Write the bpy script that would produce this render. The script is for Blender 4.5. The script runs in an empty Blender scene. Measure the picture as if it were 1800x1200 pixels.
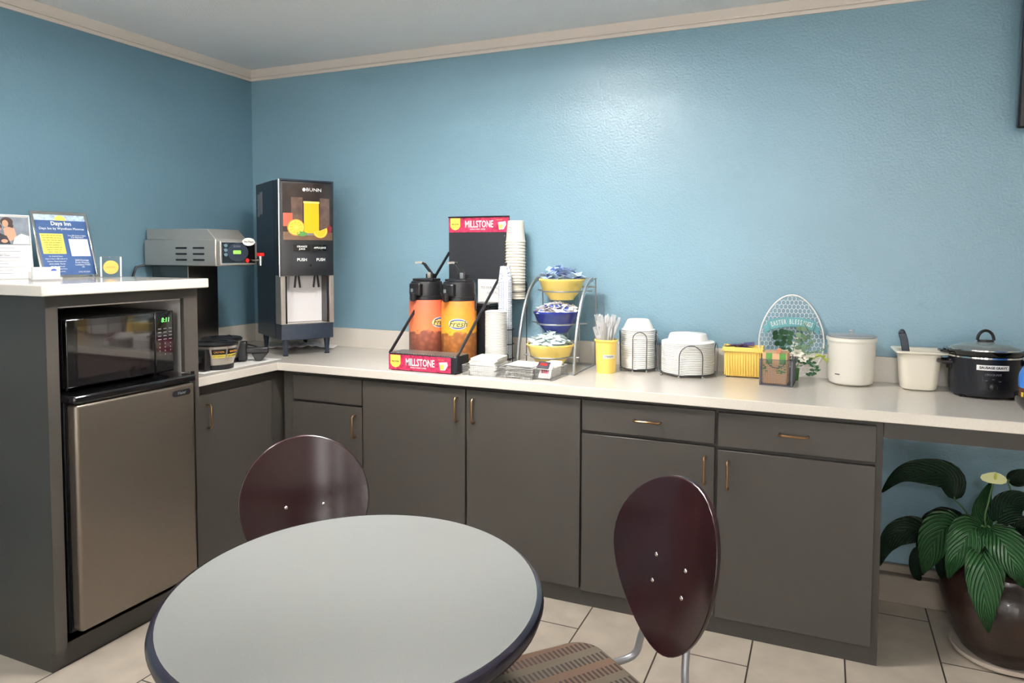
import bpy, bmesh, math, random
from mathutils import Vector, Matrix, Euler
random.seed(7)
PI = math.pi
S = bpy.context.scene
C = S.collection

# ---------------------------------------------------------------- camera
CAM = Vector((3.1763, -3.3578, 1.4491)); YAW, PITCH, ROLL = -.41196, .05131, .00256
F_PX, CY = 1258.34, 508.97
_f = Vector((math.sin(YAW)*math.cos(PITCH), math.cos(YAW)*math.cos(PITCH), -math.sin(PITCH)))
_r = Vector((math.cos(YAW), -math.sin(YAW), 0)); _u = _r.cross(_f)
_r2 = _r*math.cos(ROLL)+_u*math.sin(ROLL); _u2 = _r2.cross(_f)
cd = bpy.data.cameras.new('camera'); cam = bpy.data.objects.new('camera', cd); C.objects.link(cam)
cam.matrix_world = Matrix(((_r2.x, _u2.x, -_f.x, CAM.x), (_r2.y, _u2.y, -_f.y, CAM.y), (_r2.z, _u2.z, -_f.z, CAM.z), (0, 0, 0, 1)))
cd.sensor_width = 36; cd.lens = 36*F_PX/1800; cd.shift_y = (CY-600)/1800; cd.clip_start = .05
S.camera = cam
def wp(px, py, y):                       # photo pixel -> point on the vertical plane at depth y
    d = _r2*((px-900)/F_PX) - _u2*((py-CY)/F_PX) + _f
    return CAM + d*((y-CAM.y)/d.y)

# ---------------------------------------------------------------- world, lights, exposure
w = bpy.data.worlds.new('world'); S.world = w; w.use_nodes = True
w.node_tree.nodes['Background'].inputs[0].default_value = (1, .97, .95, 1)
w.node_tree.nodes['Background'].inputs[1].default_value = 8.5
S.view_settings.view_transform = 'Standard'; S.view_settings.look = 'None'
S.view_settings.exposure = 0.0; S.view_settings.gamma = 1; S.view_settings.use_curve_mapping = False
LAMP_MAIN, FILL_REAR = 305.0, 115.0       # emission of the flush ceiling diffusers and of the added rear fill globe

# ---------------------------------------------------------------- materials
def mat(name, col, rough=.5, metal=0., spec=.5, bump=0., bscale=50., var=0., vscale=8., alpha=1., trans=0., emit=0., coat=0., ior=1.45, bdist=.002):
    m = bpy.data.materials.new(name); m.use_nodes = True
    nt = m.node_tree; b = nt.nodes['Principled BSDF']
    b.inputs['Base Color'].default_value = (*col, 1); b.inputs['Roughness'].default_value = rough
    b.inputs['Metallic'].default_value = metal; b.inputs['Specular IOR Level'].default_value = spec
    b.inputs['Alpha'].default_value = alpha; b.inputs['Transmission Weight'].default_value = trans
    b.inputs['Coat Weight'].default_value = coat; b.inputs['IOR'].default_value = ior
    if emit:
        b.inputs['Emission Color'].default_value = (*col, 1); b.inputs['Emission Strength'].default_value = emit
    tc = nt.nodes.new('ShaderNodeTexCoord')
    if var:
        n = nt.nodes.new('ShaderNodeTexNoise'); n.inputs['Scale'].default_value = vscale; n.inputs['Detail'].default_value = 6
        nt.links.new(tc.outputs['Object'], n.inputs['Vector'])
        r = nt.nodes.new('ShaderNodeMapRange'); r.inputs[1].default_value = .3; r.inputs[2].default_value = .7
        r.inputs[3].default_value = 1-var; r.inputs[4].default_value = 1+var
        nt.links.new(n.outputs['Fac'], r.inputs[0])
        mx = nt.nodes.new('ShaderNodeMix'); mx.data_type = 'RGBA'; mx.blend_type = 'MULTIPLY'; mx.inputs[0].default_value = 1
        mx.inputs[6].default_value = (*col, 1); nt.links.new(r.outputs[0], mx.inputs[7]); nt.links.new(mx.outputs[2], b.inputs['Base Color'])
    if bump:
        n = nt.nodes.new('ShaderNodeTexNoise'); n.inputs['Scale'].default_value = bscale; n.inputs['Detail'].default_value = 3
        nt.links.new(tc.outputs['Object'], n.inputs['Vector'])
        bp = nt.nodes.new('ShaderNodeBump'); bp.inputs['Strength'].default_value = bump; bp.inputs['Distance'].default_value = bdist
        nt.links.new(n.outputs['Fac'], bp.inputs['Height']); nt.links.new(bp.outputs[0], b.inputs['Normal'])
    return m
def sr(r, g, b):
    f = lambda c: (c/255/12.92 if c/255 <= .04045 else ((c/255+.055)/1.055)**2.4)
    return (f(r), f(g), f(b))
M = {}
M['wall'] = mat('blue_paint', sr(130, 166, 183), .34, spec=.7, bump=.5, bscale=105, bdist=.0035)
M['wall_l'] = mat('darker_blue_left', sr(112, 148, 166), .5, spec=.35, bump=.3, bscale=60, bdist=.003)  # left wall: darker, rougher blue than the back wall
M['ceil'] = mat('ceiling_texture', sr(240, 240, 240), .9, bump=.8, bscale=120, bdist=.005)
M['plain'] = mat('cream_paint', sr(235, 230, 220), .8)
M['trim'] = mat('white_trim', sr(226, 216, 206), .45)
M['cab'] = mat('taupe_cabinet_paint', sr(64, 61, 57), .42, spec=.45, bump=.08, bscale=300, bdist=.001)
M['cab_in'] = mat('cabinet_lining', sr(232, 228, 225), .6)
M['stone'] = mat('white_quartz', sr(224, 218, 208), .10, spec=.5, var=.035, vscale=180)
M['brass'] = mat('aged_brass', sr(150, 118, 84), .32, metal=1)
M['steel'] = mat('brushed_steel', sr(205, 198, 190), .3, metal=.72, bump=.06, bscale=200, bdist=.0005)
M['fridge'] = mat('fridge_steel', sr(128, 119, 109), .36, metal=.8, bump=.05, bscale=250, bdist=.0005)
M['steel_refl'] = mat('steel_dark_reflection', sr(112, 108, 104), .25, metal=1, bump=.05, bscale=200, bdist=.0005)  # brewer column steel; the dark room's reflection is put into its colour
M['chrome'] = mat('chrome', sr(215, 215, 215), .12, metal=1)
M['black'] = mat('black_plastic', sr(22, 22, 25), .35)
M['blackgl'] = mat('black_gloss', sr(12, 12, 14), .08, coat=.5)
M['blackmt'] = mat('black_metal', sr(26, 28, 33), .45)
M['bluebk'] = mat('dispenser_body', sr(36, 45, 58), .4)
M['white'] = mat('white_plastic', sr(248, 247, 243), .4)
M['foam'] = mat('white_foam', sr(250, 249, 246), .7)
M['paper'] = mat('white_paper', sr(242, 240, 236), .8)
M['cuprim'] = mat('paper_cup', sr(240, 232, 218), .6)
M['yellow'] = mat('yellow_glaze', sr(250, 222, 122), .28)
M['yelp'] = mat('yellow_plastic', sr(252, 218, 112), .45)
M['cobalt'] = mat('cobalt_glaze', sr(30, 45, 130), .12, coat=.4)
M['greym'] = mat('grey_metal', sr(165, 168, 170), .38, metal=.7)
M['wire'] = mat('dark_wire', sr(105, 105, 108), .35, metal=.8)
M['meshm'] = mat('silver_mesh', sr(178, 178, 176), .4, metal=.25)
M['meshd'] = mat('grey_mesh', sr(98, 100, 106), .5, metal=.5)
M['glass'] = mat('clear_glass', (1, 1, 1), .02, trans=1.)
M['clear'] = mat('clear_plastic', (.95, .96, .97), .08, trans=.75)
M['cutl'] = mat('clear_cutlery', (.97, .97, .98), .08, trans=.45)
M['lidgl'] = mat('lid_glass', (.75, .82, .8), .04, trans=.8)
M['tabletop'] = mat('grey_laminate', sr(120, 122, 121), .38, spec=.35, var=.03, vscale=260)
M['edge'] = mat('black_edge', sr(34, 30, 42), .22)
M['wood'] = mat('dark_cherry', sr(34, 14, 17), .2, coat=.0, var=.2, vscale=12)
M['tube'] = mat('grey_tube', sr(150, 152, 156), .35, metal=.6)
M['red'] = mat('red_plastic', sr(200, 35, 35), .35)
M['tvb'] = mat('tv_black', sr(18, 20, 26), .25)
M['off'] = mat('bisque_ceramic', sr(232, 226, 210), .3)
M['canw'] = mat('white_canister', sr(238, 234, 224), .35)
M['pot'] = mat('glazed_brown_pot', sr(40, 26, 21), .32, coat=.2, var=.6, vscale=9, bump=.3, bscale=18, bdist=.01)
M['soil'] = mat('soil', sr(38, 28, 22), .95)
M['terra'] = mat('saucer_rim', sr(200, 188, 175), .5)
M['stem'] = mat('stem_green', sr(70, 110, 60), .5)
M['kraft'] = mat('kraft_paper', sr(222, 178, 138), .75)
M['green'] = mat('green_ink', sr(88, 150, 76), .7)
M['teal'] = mat('teal_banner', sr(112, 176, 184), .6)
M['gold'] = mat('gold_medal', sr(214, 172, 90), .35, metal=.5)
M['navy'] = mat('navy_print', sr(44, 78, 128), .5)
M['inkb'] = mat('dark_ink', sr(35, 35, 45), .6)
M['inkg'] = mat('grey_ink', sr(130, 130, 135), .6)
M['pyel'] = mat('yellow_print', sr(240, 222, 96), .5)
M['white_ink'] = mat('white_ink', sr(245, 245, 245), .5)
M['skin'] = mat('printed_skin', sr(205, 150, 125), .6)
M['hair'] = mat('printed_hair', sr(50, 35, 32), .6)
M['crim'] = mat('crimson_print', sr(180, 45, 82), .45, var=.6, vscale=70)
M['orange_st'] = mat('orange_print', sr(238, 165, 60), .5)
M['lcd'] = mat('green_lcd', sr(150, 220, 90), .4, emit=.35)
M['lcdm'] = mat('green_digits', sr(120, 255, 120), .4, emit=.6)
M['bluep'] = mat('packet_blue', sr(178, 200, 226), .45, var=.35, vscale=90)
M['pkw'] = mat('packet_white', sr(235, 230, 228), .5, var=.12, vscale=60)
M['pkb'] = mat('packet_ink', sr(60, 85, 165), .5)
M['pkg'] = mat('packet_pale', sr(205, 222, 224), .5, var=.2, vscale=60)
M['pkp'] = mat('packet_purple', sr(120, 85, 125), .5, var=.3, vscale=60)
M['blue_bag'] = mat('blue_bag', sr(60, 130, 215), .3)
M['bread'] = mat('bread_brown', sr(110, 62, 42), .6, var=.3, vscale=30)
M['domew'] = mat('lamp_diffuser', (1, .975, .95), .5, emit=LAMP_MAIN)
M['fillglow'] = mat('rear_fill_glow', (1, .975, .95), .5, emit=FILL_REAR)
M['cable'] = mat('black_cable', sr(25, 25, 27), .5)
M['oj'] = mat('orange_juice', sr(255, 186, 30), .4)
M['peel'] = mat('orange_pith', sr(255, 228, 130), .4)
M['flesh'] = mat('orange_flesh', sr(252, 190, 48), .4)
M['rind'] = mat('orange_rind', sr(240, 150, 30), .4)
M['wreath'] = mat('pale_leaf', sr(128, 158, 128), .6)
M['wreath2'] = mat('deep_leaf', sr(58, 98, 72), .5)
M['wreath3'] = mat('lime_leaf', sr(178, 196, 70), .6)
M['petal'] = mat('white_petal', sr(238, 236, 220), .6)
M['film'] = mat('crumpled_film', sr(245, 242, 245), .35, alpha=.9, bump=.8, bscale=60, bdist=.01)

def nodes_of(m): return m.node_tree, m.node_tree.nodes, m.node_tree.links
def tile_floor():
    m = mat('floor_tile', sr(205, 188, 165), .4); nt, N, L = nodes_of(m); b = N['Principled BSDF']
    tc = N.new('ShaderNodeTexCoord'); sp = N.new('ShaderNodeSeparateXYZ'); cb = N.new('ShaderNodeCombineXYZ')
    L.new(tc.outputs['Object'], sp.inputs[0])
    a1 = N.new('ShaderNodeMath'); a1.inputs[1].default_value = .785+.61*12; L.new(sp.outputs[1], a1.inputs[0])
    a2 = N.new('ShaderNodeMath'); a2.inputs[1].default_value = .165; L.new(sp.outputs[0], a2.inputs[0])
    L.new(a1.outputs[0], cb.inputs[0]); L.new(a2.outputs[0], cb.inputs[1])
    br = N.new('ShaderNodeTexBrick'); br.offset = .5; br.inputs['Scale'].default_value = 1
    br.inputs['Brick Width'].default_value = .61; br.inputs['Row Height'].default_value = .3125
    br.inputs['Mortar Size'].default_value = .003; br.inputs['Mortar Smooth'].default_value = .1
    br.inputs['Color1'].default_value = (*sr(196, 186, 172), 1); br.inputs['Color2'].default_value = (*sr(189, 179, 165), 1)
    br.inputs['Mortar'].default_value = (*sr(60, 50, 44), 1)
    L.new(cb.outputs[0], br.inputs['Vector'])
    n = N.new('ShaderNodeTexNoise'); n.inputs['Scale'].default_value = 9; n.inputs['Detail'].default_value = 8; L.new(tc.outputs['Object'], n.inputs['Vector'])
    r = N.new('ShaderNodeMapRange'); r.inputs[1].default_value = .3; r.inputs[2].default_value = .7; r.inputs[3].default_value = .86; r.inputs[4].default_value = 1.08
    L.new(n.outputs['Fac'], r.inputs[0])
    mx = N.new('ShaderNodeMix'); mx.data_type = 'RGBA'; mx.blend_type = 'MULTIPLY'; mx.inputs[0].default_value = 1
    L.new(br.outputs['Color'], mx.inputs[6]); L.new(r.outputs[0], mx.inputs[7]); L.new(mx.outputs[2], b.inputs['Base Color'])
    return m
M['floor'] = tile_floor()
def ramp_mat(name, stops, axis=2, rough=.5, noise=0., nscale=10., bump=0):
    """colour ramp along a local axis (metres), edge broken up by noise"""
    m = mat(name, (1, 1, 1), rough); nt, N, L = nodes_of(m); b = N['Principled BSDF']
    tc = N.new('ShaderNodeTexCoord'); sp = N.new('ShaderNodeSeparateXYZ'); L.new(tc.outputs['Object'], sp.inputs[0])
    n = N.new('ShaderNodeTexNoise'); n.inputs['Scale'].default_value = nscale; n.inputs['Detail'].default_value = 4; L.new(tc.outputs['Object'], n.inputs['Vector'])
    ma = N.new('ShaderNodeMath'); ma.operation = 'MULTIPLY_ADD'; ma.inputs[1].default_value = noise
    L.new(n.outputs['Fac'], ma.inputs[0]); L.new(sp.outputs[axis], ma.inputs[2])
    lo, hi = stops[0][0], stops[-1][0]
    mr = N.new('ShaderNodeMapRange'); mr.inputs[1].default_value = lo; mr.inputs[2].default_value = hi; L.new(ma.outputs[0], mr.inputs[0])
    cr = N.new('ShaderNodeValToRGB'); e = cr.color_ramp.elements
    while len(e) < len(stops): e.new(.5)
    for i, (p, c) in enumerate(stops): e[i].position = (p-lo)/(hi-lo); e[i].color = (*c, 1)
    L.new(mr.outputs[0], cr.inputs[0]); L.new(cr.outputs[0], b.inputs['Base Color'])
    return m
# printed wrap: bean pile below, warm gradient above (both are print)
def airpot_mat(name, beans, mid, top):
    m = ramp_mat(name, [(0, beans), (.185, beans), (.192, mid), (.345, top)], 2, .35, .09, 24)
    nt, N, L = nodes_of(m); b = N['Principled BSDF']; cr = [n for n in N if n.type == 'VALTORGB'][0]
    tc = N.new('ShaderNodeTexCoord'); v = N.new('ShaderNodeTexVoronoi'); v.inputs['Scale'].default_value = 42; L.new(tc.outputs['Object'], v.inputs['Vector'])
    r = N.new('ShaderNodeMapRange'); r.inputs[1].default_value = 0; r.inputs[2].default_value = .7; r.inputs[3].default_value = 1.25; r.inputs[4].default_value = .7
    L.new(v.outputs['Distance'], r.inputs[0])
    sp = [n for n in N if n.type == 'MATH'][0]; lt = N.new('ShaderNodeMath'); lt.operation = 'LESS_THAN'; lt.inputs[1].default_value = .188; L.new(sp.outputs[0], lt.inputs[0])
    mx = N.new('ShaderNodeMix'); mx.data_type = 'RGBA'; mx.blend_type = 'MULTIPLY'
    L.new(lt.outputs[0], mx.inputs[0]); L.new(cr.outputs[0], mx.inputs[6]); L.new(r.outputs[0], mx.inputs[7]); L.new(mx.outputs[2], b.inputs['Base Color'])
    return m
M['air1'] = airpot_mat('airpot_print_red', sr(150, 88, 70), sr(232, 132, 84), sr(222, 110, 84))
M['air2'] = airpot_mat('airpot_print_gold', sr(176, 112, 58), sr(246, 178, 56), sr(238, 138, 66))
def pattern_cup():
    m = mat('leaf_pattern_cup', sr(238, 240, 242), .6); nt, N, L = nodes_of(m); b = N['Principled BSDF']
    tc = N.new('ShaderNodeTexCoord'); mp = N.new('ShaderNodeMapping'); mp.inputs['Scale'].default_value = (150, 150, 70); mp.inputs['Rotation'].default_value = (.5, .3, 0)
    v = N.new('ShaderNodeTexVoronoi'); v.inputs['Scale'].default_value = 1; L.new(tc.outputs['Object'], mp.inputs[0]); L.new(mp.outputs[0], v.inputs['Vector'])
    cr = N.new('ShaderNodeValToRGB'); cr.color_ramp.elements[0].position = .28; cr.color_ramp.elements[0].color = (*sr(90, 120, 175), 1)
    cr.color_ramp.elements[1].position = .36; cr.color_ramp.elements[1].color = (*sr(240, 242, 244), 1)
    L.new(v.outputs['Distance'], cr.inputs[0]); L.new(cr.outputs[0], b.inputs['Base Color']); return m
M['cupleaf'] = pattern_cup()
def leaf_mat(name, col, col2):
    m = mat(name, col, .26, spec=.6); nt, N, L = nodes_of(m); b = N['Principled BSDF']
    uv = N.new('ShaderNodeUVMap'); sp = N.new('ShaderNodeSeparateXYZ'); L.new(uv.outputs[0], sp.inputs[0])
    ab = N.new('ShaderNodeMath'); ab.operation = 'ABSOLUTE'; sb = N.new('ShaderNodeMath'); sb.operation = 'SUBTRACT'; sb.inputs[1].default_value = .5
    L.new(sp.outputs[0], sb.inputs[0]); L.new(sb.outputs[0], ab.inputs[0])
    ma = N.new('ShaderNodeMath'); ma.operation = 'MULTIPLY_ADD'; ma.inputs[1].default_value = -.9; L.new(ab.outputs[0], ma.inputs[0]); L.new(sp.outputs[1], ma.inputs[2])
    sn = N.new('ShaderNodeMath'); sn.operation = 'MULTIPLY'; sn.inputs[1].default_value = 62; L.new(ma.outputs[0], sn.inputs[0])
    s2 = N.new('ShaderNodeMath'); s2.operation = 'SINE'; L.new(sn.outputs[0], s2.inputs[0])
    mr = N.new('ShaderNodeMapRange'); mr.inputs[1].default_value = -1; L.new(s2.outputs[0], mr.inputs[0])
    mx = N.new('ShaderNodeMix'); mx.data_type = 'RGBA'; mx.inputs[6].default_value = (*col, 1); mx.inputs[7].default_value = (*col2, 1)
    L.new(mr.outputs[0], mx.inputs[0]); L.new(mx.outputs[2], b.inputs['Base Color'])
    bp = N.new('ShaderNodeBump'); bp.inputs['Strength'].default_value = .9; bp.inputs['Distance'].default_value = .004
    L.new(s2.outputs[0], bp.inputs['Height']); L.new(bp.outputs[0], b.inputs['Normal']); return m
M['leaf'] = leaf_mat('glossy_leaf', sr(28, 64, 34), sr(46, 92, 50))
M['leafd'] = leaf_mat('dark_leaf', sr(17, 38, 27), sr(24, 50, 34))
def seat_mat():
    m = mat('striped_seat_fabric', sr(140, 110, 80), .85); nt, N, L = nodes_of(m); b = N['Principled BSDF']
    tc = N.new('ShaderNodeTexCoord'); sp = N.new('ShaderNodeSeparateXYZ'); L.new(tc.outputs['Object'], sp.inputs[0])
    def math_(op, a, bv=None, c=None):
        n = N.new('ShaderNodeMath'); n.operation = op
        for i, q in enumerate((a, bv, c)):
            if q is None: continue
            if isinstance(q, (int, float)): n.inputs[i].default_value = q
            else: L.new(q, n.inputs[i])
        return n.outputs[0]
    fine = math_('SINE', math_('MULTIPLY', sp.outputs[1], 480))
    band = math_('FRACT', math_('MULTIPLY', sp.outputs[0], 17))
    inband = math_('GREATER_THAN', band, .45)
    f2 = math_('MULTIPLY', math_('GREATER_THAN', fine, 0), inband)
    row = math_('FRACT', math_('MULTIPLY', sp.outputs[0], 8.5)); alt = math_('GREATER_THAN', row, .5)
    c1 = N.new('ShaderNodeMix'); c1.data_type = 'RGBA'; c1.inputs[6].default_value = (*sr(84, 77, 65), 1); c1.inputs[7].default_value = (*sr(90, 70, 56), 1); L.new(alt, c1.inputs[0])
    c2 = N.new('ShaderNodeMix'); c2.data_type = 'RGBA'; c2.inputs[7].default_value = (*sr(40, 29, 26), 1); L.new(c1.outputs[2], c2.inputs[6]); L.new(f2, c2.inputs[0])
    L.new(c2.outputs[2], b.inputs['Base Color']); return m
M['seat'] = seat_mat()

# ---------------------------------------------------------------- mesh tools
class MB:
    def __init__(s): s.v = []; s.f = []; s.m = []; s.sm = []
    def add(s, vs, fs, mi=0, smooth=False, mx=None):
        o = len(s.v); s.v += [(mx @ Vector(v)) if mx else Vector(v) for v in vs]
        for f in fs: s.f.append([i+o for i in f]); s.m.append(mi); s.sm.append(smooth)
        return s
    def box(s, x0, x1, y0, y1, z0, z1, mi=0, mx=None):
        v = [(x, y, z) for z in (z0, z1) for y in (y0, y1) for x in (x0, x1)]
        return s.add(v, [(0, 2, 3, 1), (4, 5, 7, 6), (0, 1, 5, 4), (2, 6, 7, 3), (0, 4, 6, 2), (1, 3, 7, 5)], mi, False, mx)
    def lathe(s, prof, seg=32, mi=0, cx=0, cy=0, sx=1, sy=1, mx=None, mi_fn=None, arc=None):
        n = len(prof); vs = []; fs = []
        for k in range(seg):
            a = 2*PI*k/seg
            for r, z in prof: vs.append((cx+r*math.cos(a)*sx, cy+r*math.sin(a)*sy, z))
        o = len(s.v)
        for k in range(seg):
            k2 = (k+1) % seg
            for i in range(n-1): fs.append((k*n+i, k2*n+i, k2*n+i+1, k*n+i+1))
        # orient outward: profile runs bottom->top outside
        s.add(vs, fs, mi, True, mx)
        if prof[0][0] > 1e-5: s.add([vs[k*n] for k in range(seg)][::-1], [tuple(range(seg))], mi, False, mx) if prof[0][0] > 0 and not getattr(s, 'open_', False) else None
        if prof[-1][0] > 1e-5: s.add([vs[k*n+n-1] for k in range(seg)], [tuple(range(seg))], mi, False, mx) if not getattr(s, 'open_', False) else None
        return s
    def shell(s, prof, seg=32, mi=0, cx=0, cy=0, sx=1, sy=1, mx=None):
        """closed profile loop revolved (hollow ware)"""
        n = len(prof); vs = []; fs = []
        for k in range(seg):
            a = 2*PI*k/seg
            for r, z in prof: vs.append((cx+r*math.cos(a)*sx, cy+r*math.sin(a)*sy, z))
        for k in range(seg):
            k2 = (k+1) % seg
            for i in range(n): fs.append((k*n+i, k2*n+i, k2*n+(i+1) % n, k*n+(i+1) % n))
        return s.add(vs, fs, mi, True, mx)
    def cyl(s, p, q, r0, r1=None, seg=14, mi=0, mx=None, caps=True):
        r1 = r0 if r1 is None else r1; p = Vector(p); q = Vector(q); d = (q-p).normalized()
        a = d.orthogonal().normalized(); b = d.cross(a)
        vs = [p+(a*math.cos(2*PI*k/seg)+b*math.sin(2*PI*k/seg))*r0 for k in range(seg)] + [q+(a*math.cos(2*PI*k/seg)+b*math.sin(2*PI*k/seg))*r1 for k in range(seg)]
        s.add(vs, [(k, (k+1) % seg, seg+(k+1) % seg, seg+k) for k in range(seg)], mi, True, mx)
        if caps: s.add(vs, [tuple(range(seg))[::-1], tuple(range(seg, 2*seg))], mi, False, mx)
        return s
    def tube(s, pts, r, seg=8, mi=0, closed=False, mx=None, flat=None):
        pts = [Vector(p) for p in pts]; n = len(pts); vs = []; up = None
        for i, p in enumerate(pts):
            a = pts[(i-1) % n] if (closed or i) else p; b = pts[(i+1) % n] if (closed or i < n-1) else p
            d = (b-a).normalized()
            if up is None: up = d.orthogonal().normalized() if flat is None else (Vector(flat)-d*d.dot(Vector(flat))).normalized()
            up = (up-d*up.dot(d)).normalized(); side = d.cross(up)
            rr = r[i] if isinstance(r, (list, tuple)) and len(r) == n and flat is None else r
            if flat is not None:
                w_, h_ = r
                for cx_, cy_ in ((-1, -1), (1, -1), (1, 1), (-1, 1)): vs.append(p+side*(w_*cx_)+up*(h_*cy_))
            else:
                for k in range(seg): vs.append(p+(up*math.cos(2*PI*k/seg)+side*math.sin(2*PI*k/seg))*rr)
        if flat is not None: seg = 4
        fs = []
        for i in range(n if closed else n-1):
            j = (i+1) % n
            for k in range(seg): fs.append((i*seg+k, i*seg+(k+1) % seg, j*seg+(k+1) % seg, j*seg+k))
        s.add(vs, fs, mi, flat is None, mx)
        if not closed: s.add(vs, [tuple(range(seg))[::-1], tuple((n-1)*seg+k for k in range(seg))], mi, False, mx)
        return s
    def prism(s, poly, d0, d1, axis='y', mi=0, mx=None):
        """polygon in the plane normal to axis, extruded d0..d1"""
        def P(a, b, d): return {'y': (a, d, b), 'z': (a, b, d), 'x': (d, a, b)}[axis]
        n = len(poly); vs = [P(a, b, d0) for a, b in poly]+[P(a, b, d1) for a, b in poly]
        return s.add(vs, [tuple(range(n))[::-1], tuple(range(n, 2*n))]+[(k, (k+1) % n, n+(k+1) % n, n+k) for k in range(n)], mi, False, mx)
    def ball(s, c, rx, ry=None, rz=None, mi=0, seg=14, mx=None):
        ry = ry or rx; rz = rz or rx; rings = 8; vs = [(c[0], c[1], c[2]-rz)]; fs = []
        for i in range(1, rings):
            t = -PI/2+PI*i/rings
            for k in range(seg): a = 2*PI*k/seg; vs.append((c[0]+rx*math.cos(t)*math.cos(a), c[1]+ry*math.cos(t)*math.sin(a), c[2]+rz*math.sin(t)))
        vs.append((c[0], c[1], c[2]+rz)); L_ = len(vs)-1
        for k in range(seg):
            k2 = (k+1) % seg; fs.append((0, 1+k2, 1+k)); fs.append((L_, 1+(rings-2)*seg+k, 1+(rings-2)*seg+k2))
            for i in range(rings-2): fs.append((1+i*seg+k, 1+i*seg+k2, 1+(i+1)*seg+k2, 1+(i+1)*seg+k))
        return s.add(vs, fs, mi, True, mx)
    def build(s, name, mats, parent=None, bevel=0, label=None, bseg=2):
        me = bpy.data.meshes.new(name); me.from_pydata([tuple(v) for v in s.v], [], s.f)
        for m in (mats if isinstance(mats, (list, tuple)) else [mats]): me.materials.append(M[m] if isinstance(m, str) else m)
        for i, p in enumerate(me.polygons): p.material_index = s.m[i]; p.use_smooth = s.sm[i]
        bm = bmesh.new(); bm.from_mesh(me); bmesh.ops.remove_doubles(bm, verts=bm.verts, dist=1e-6)
        bmesh.ops.recalc_face_normals(bm, faces=bm.faces); bm.to_mesh(me); bm.free()
        me.set_sharp_from_angle(angle=math.radians(40))
        o = bpy.data.objects.new(name, me); C.objects.link(o)
        if parent: o.parent = parent
        if bevel:
            b = o.modifiers.new('bevel', 'BEVEL'); b.width = bevel; b.segments = bseg; b.limit_method = 'ANGLE'; b.angle_limit = math.radians(40); b.harden_normals = False
            for p in me.polygons: p.use_smooth = True
        if label: o['label'] = label
        return o
def thing(name, label, cat, loc=(0, 0, 0), rz=0, group=None):
    o = bpy.data.objects.new(name, None); C.objects.link(o); o.empty_display_size = .05
    o.location = loc; o.rotation_euler = (0, 0, rz); o['label'] = label; o['category'] = cat
    if group: o['group'] = group
    return o
def tag(o, label, cat, group=None):
    o['label'] = label; o['category'] = cat
    if group: o['group'] = group
    return o
def struct(o): o['kind'] = 'structure'; return o
def dup(root, loc=None, rot=None, label=None):
    r = root.copy(); C.objects.link(r)
    if loc is not None: r.location = loc
    if rot is not None: r.rotation_euler = rot
    if label: r['label'] = label
    for ch in list(root.children):
        c = ch.copy(); C.objects.link(c); c.parent = r
        for g in ch.children: d = g.copy(); C.objects.link(d); d.parent = c
    return r
def text(name, body, size, m, parent, loc, rot=(PI/2, 0, 0), sx=1., align='CENTER', depth=.0003, bend=None, shear=0, bold=0.):
    cu = bpy.data.curves.new(name, 'FONT'); cu.body = body; cu.size = size; cu.align_x = align; cu.align_y = 'CENTER'; cu.extrude = depth; cu.shear = shear; cu.offset = bold; cu.resolution_u = 2
    t = bpy.data.objects.new(name+'_tmp', cu); C.objects.link(t); bpy.context.view_layer.update()
    me = bpy.data.meshes.new_from_object(t); bpy.data.objects.remove(t)
    for v in me.vertices:
        v.co.x *= sx
        if bend:                        # wrap on a cylinder of radius bend
            if callable(bend): v.co.z += bend(v.co.x)
            else: a = v.co.x/bend; v.co.z += -(bend-bend*math.cos(a)); v.co.x = bend*math.sin(a)
    me.materials.clear(); me.materials.append(M[m])
    o = bpy.data.objects.new(name, me); C.objects.link(o); o.parent = parent; o.location = loc; o.rotation_euler = rot
    return o
def rrect(w, h, r, n=5, cx=0, cy=0):
    pts = []
    for qx, qy, a0 in ((1, 1, 0), (-1, 1, 90), (-1, -1, 180), (1, -1, 270)):
        for k in range(n+1):
            a = math.radians(a0+90*k/n); pts.append((cx+qx*(w/2-r)+r*math.cos(a), cy+qy*(h/2-r)+r*math.sin(a)))
    return pts
def ell(rx, ry, n=24, cx=0, cy=0): return [(cx+rx*math.cos(2*PI*k/n), cy+ry*math.sin(2*PI*k/n)) for k in range(n)]
def arch(w, h, n=10, z0=0):     # inverted-U path, width w, height h
    r = w/2; return [(-r, z0)]+[(-r*math.cos(PI*k/n), z0+h-r+r*math.sin(PI*k/n)) for k in range(n+1)]+[(r, z0)]
ZC = .914
_o = 'first second third fourth fifth sixth seventh eighth ninth tenth eleventh twelfth thirteenth fourteenth fifteenth sixteenth seventeenth eighteenth nineteenth'.split()
def ordinal(n):
    if n < 20: return _o[n-1]
    t_, u_ = divmod(n, 10); return (['twentieth', 'thirtieth', 'fortieth'][t_-2] if u_ == 0 else ['twenty', 'thirty', 'forty'][t_-2]+' '+_o[u_-1])

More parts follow.
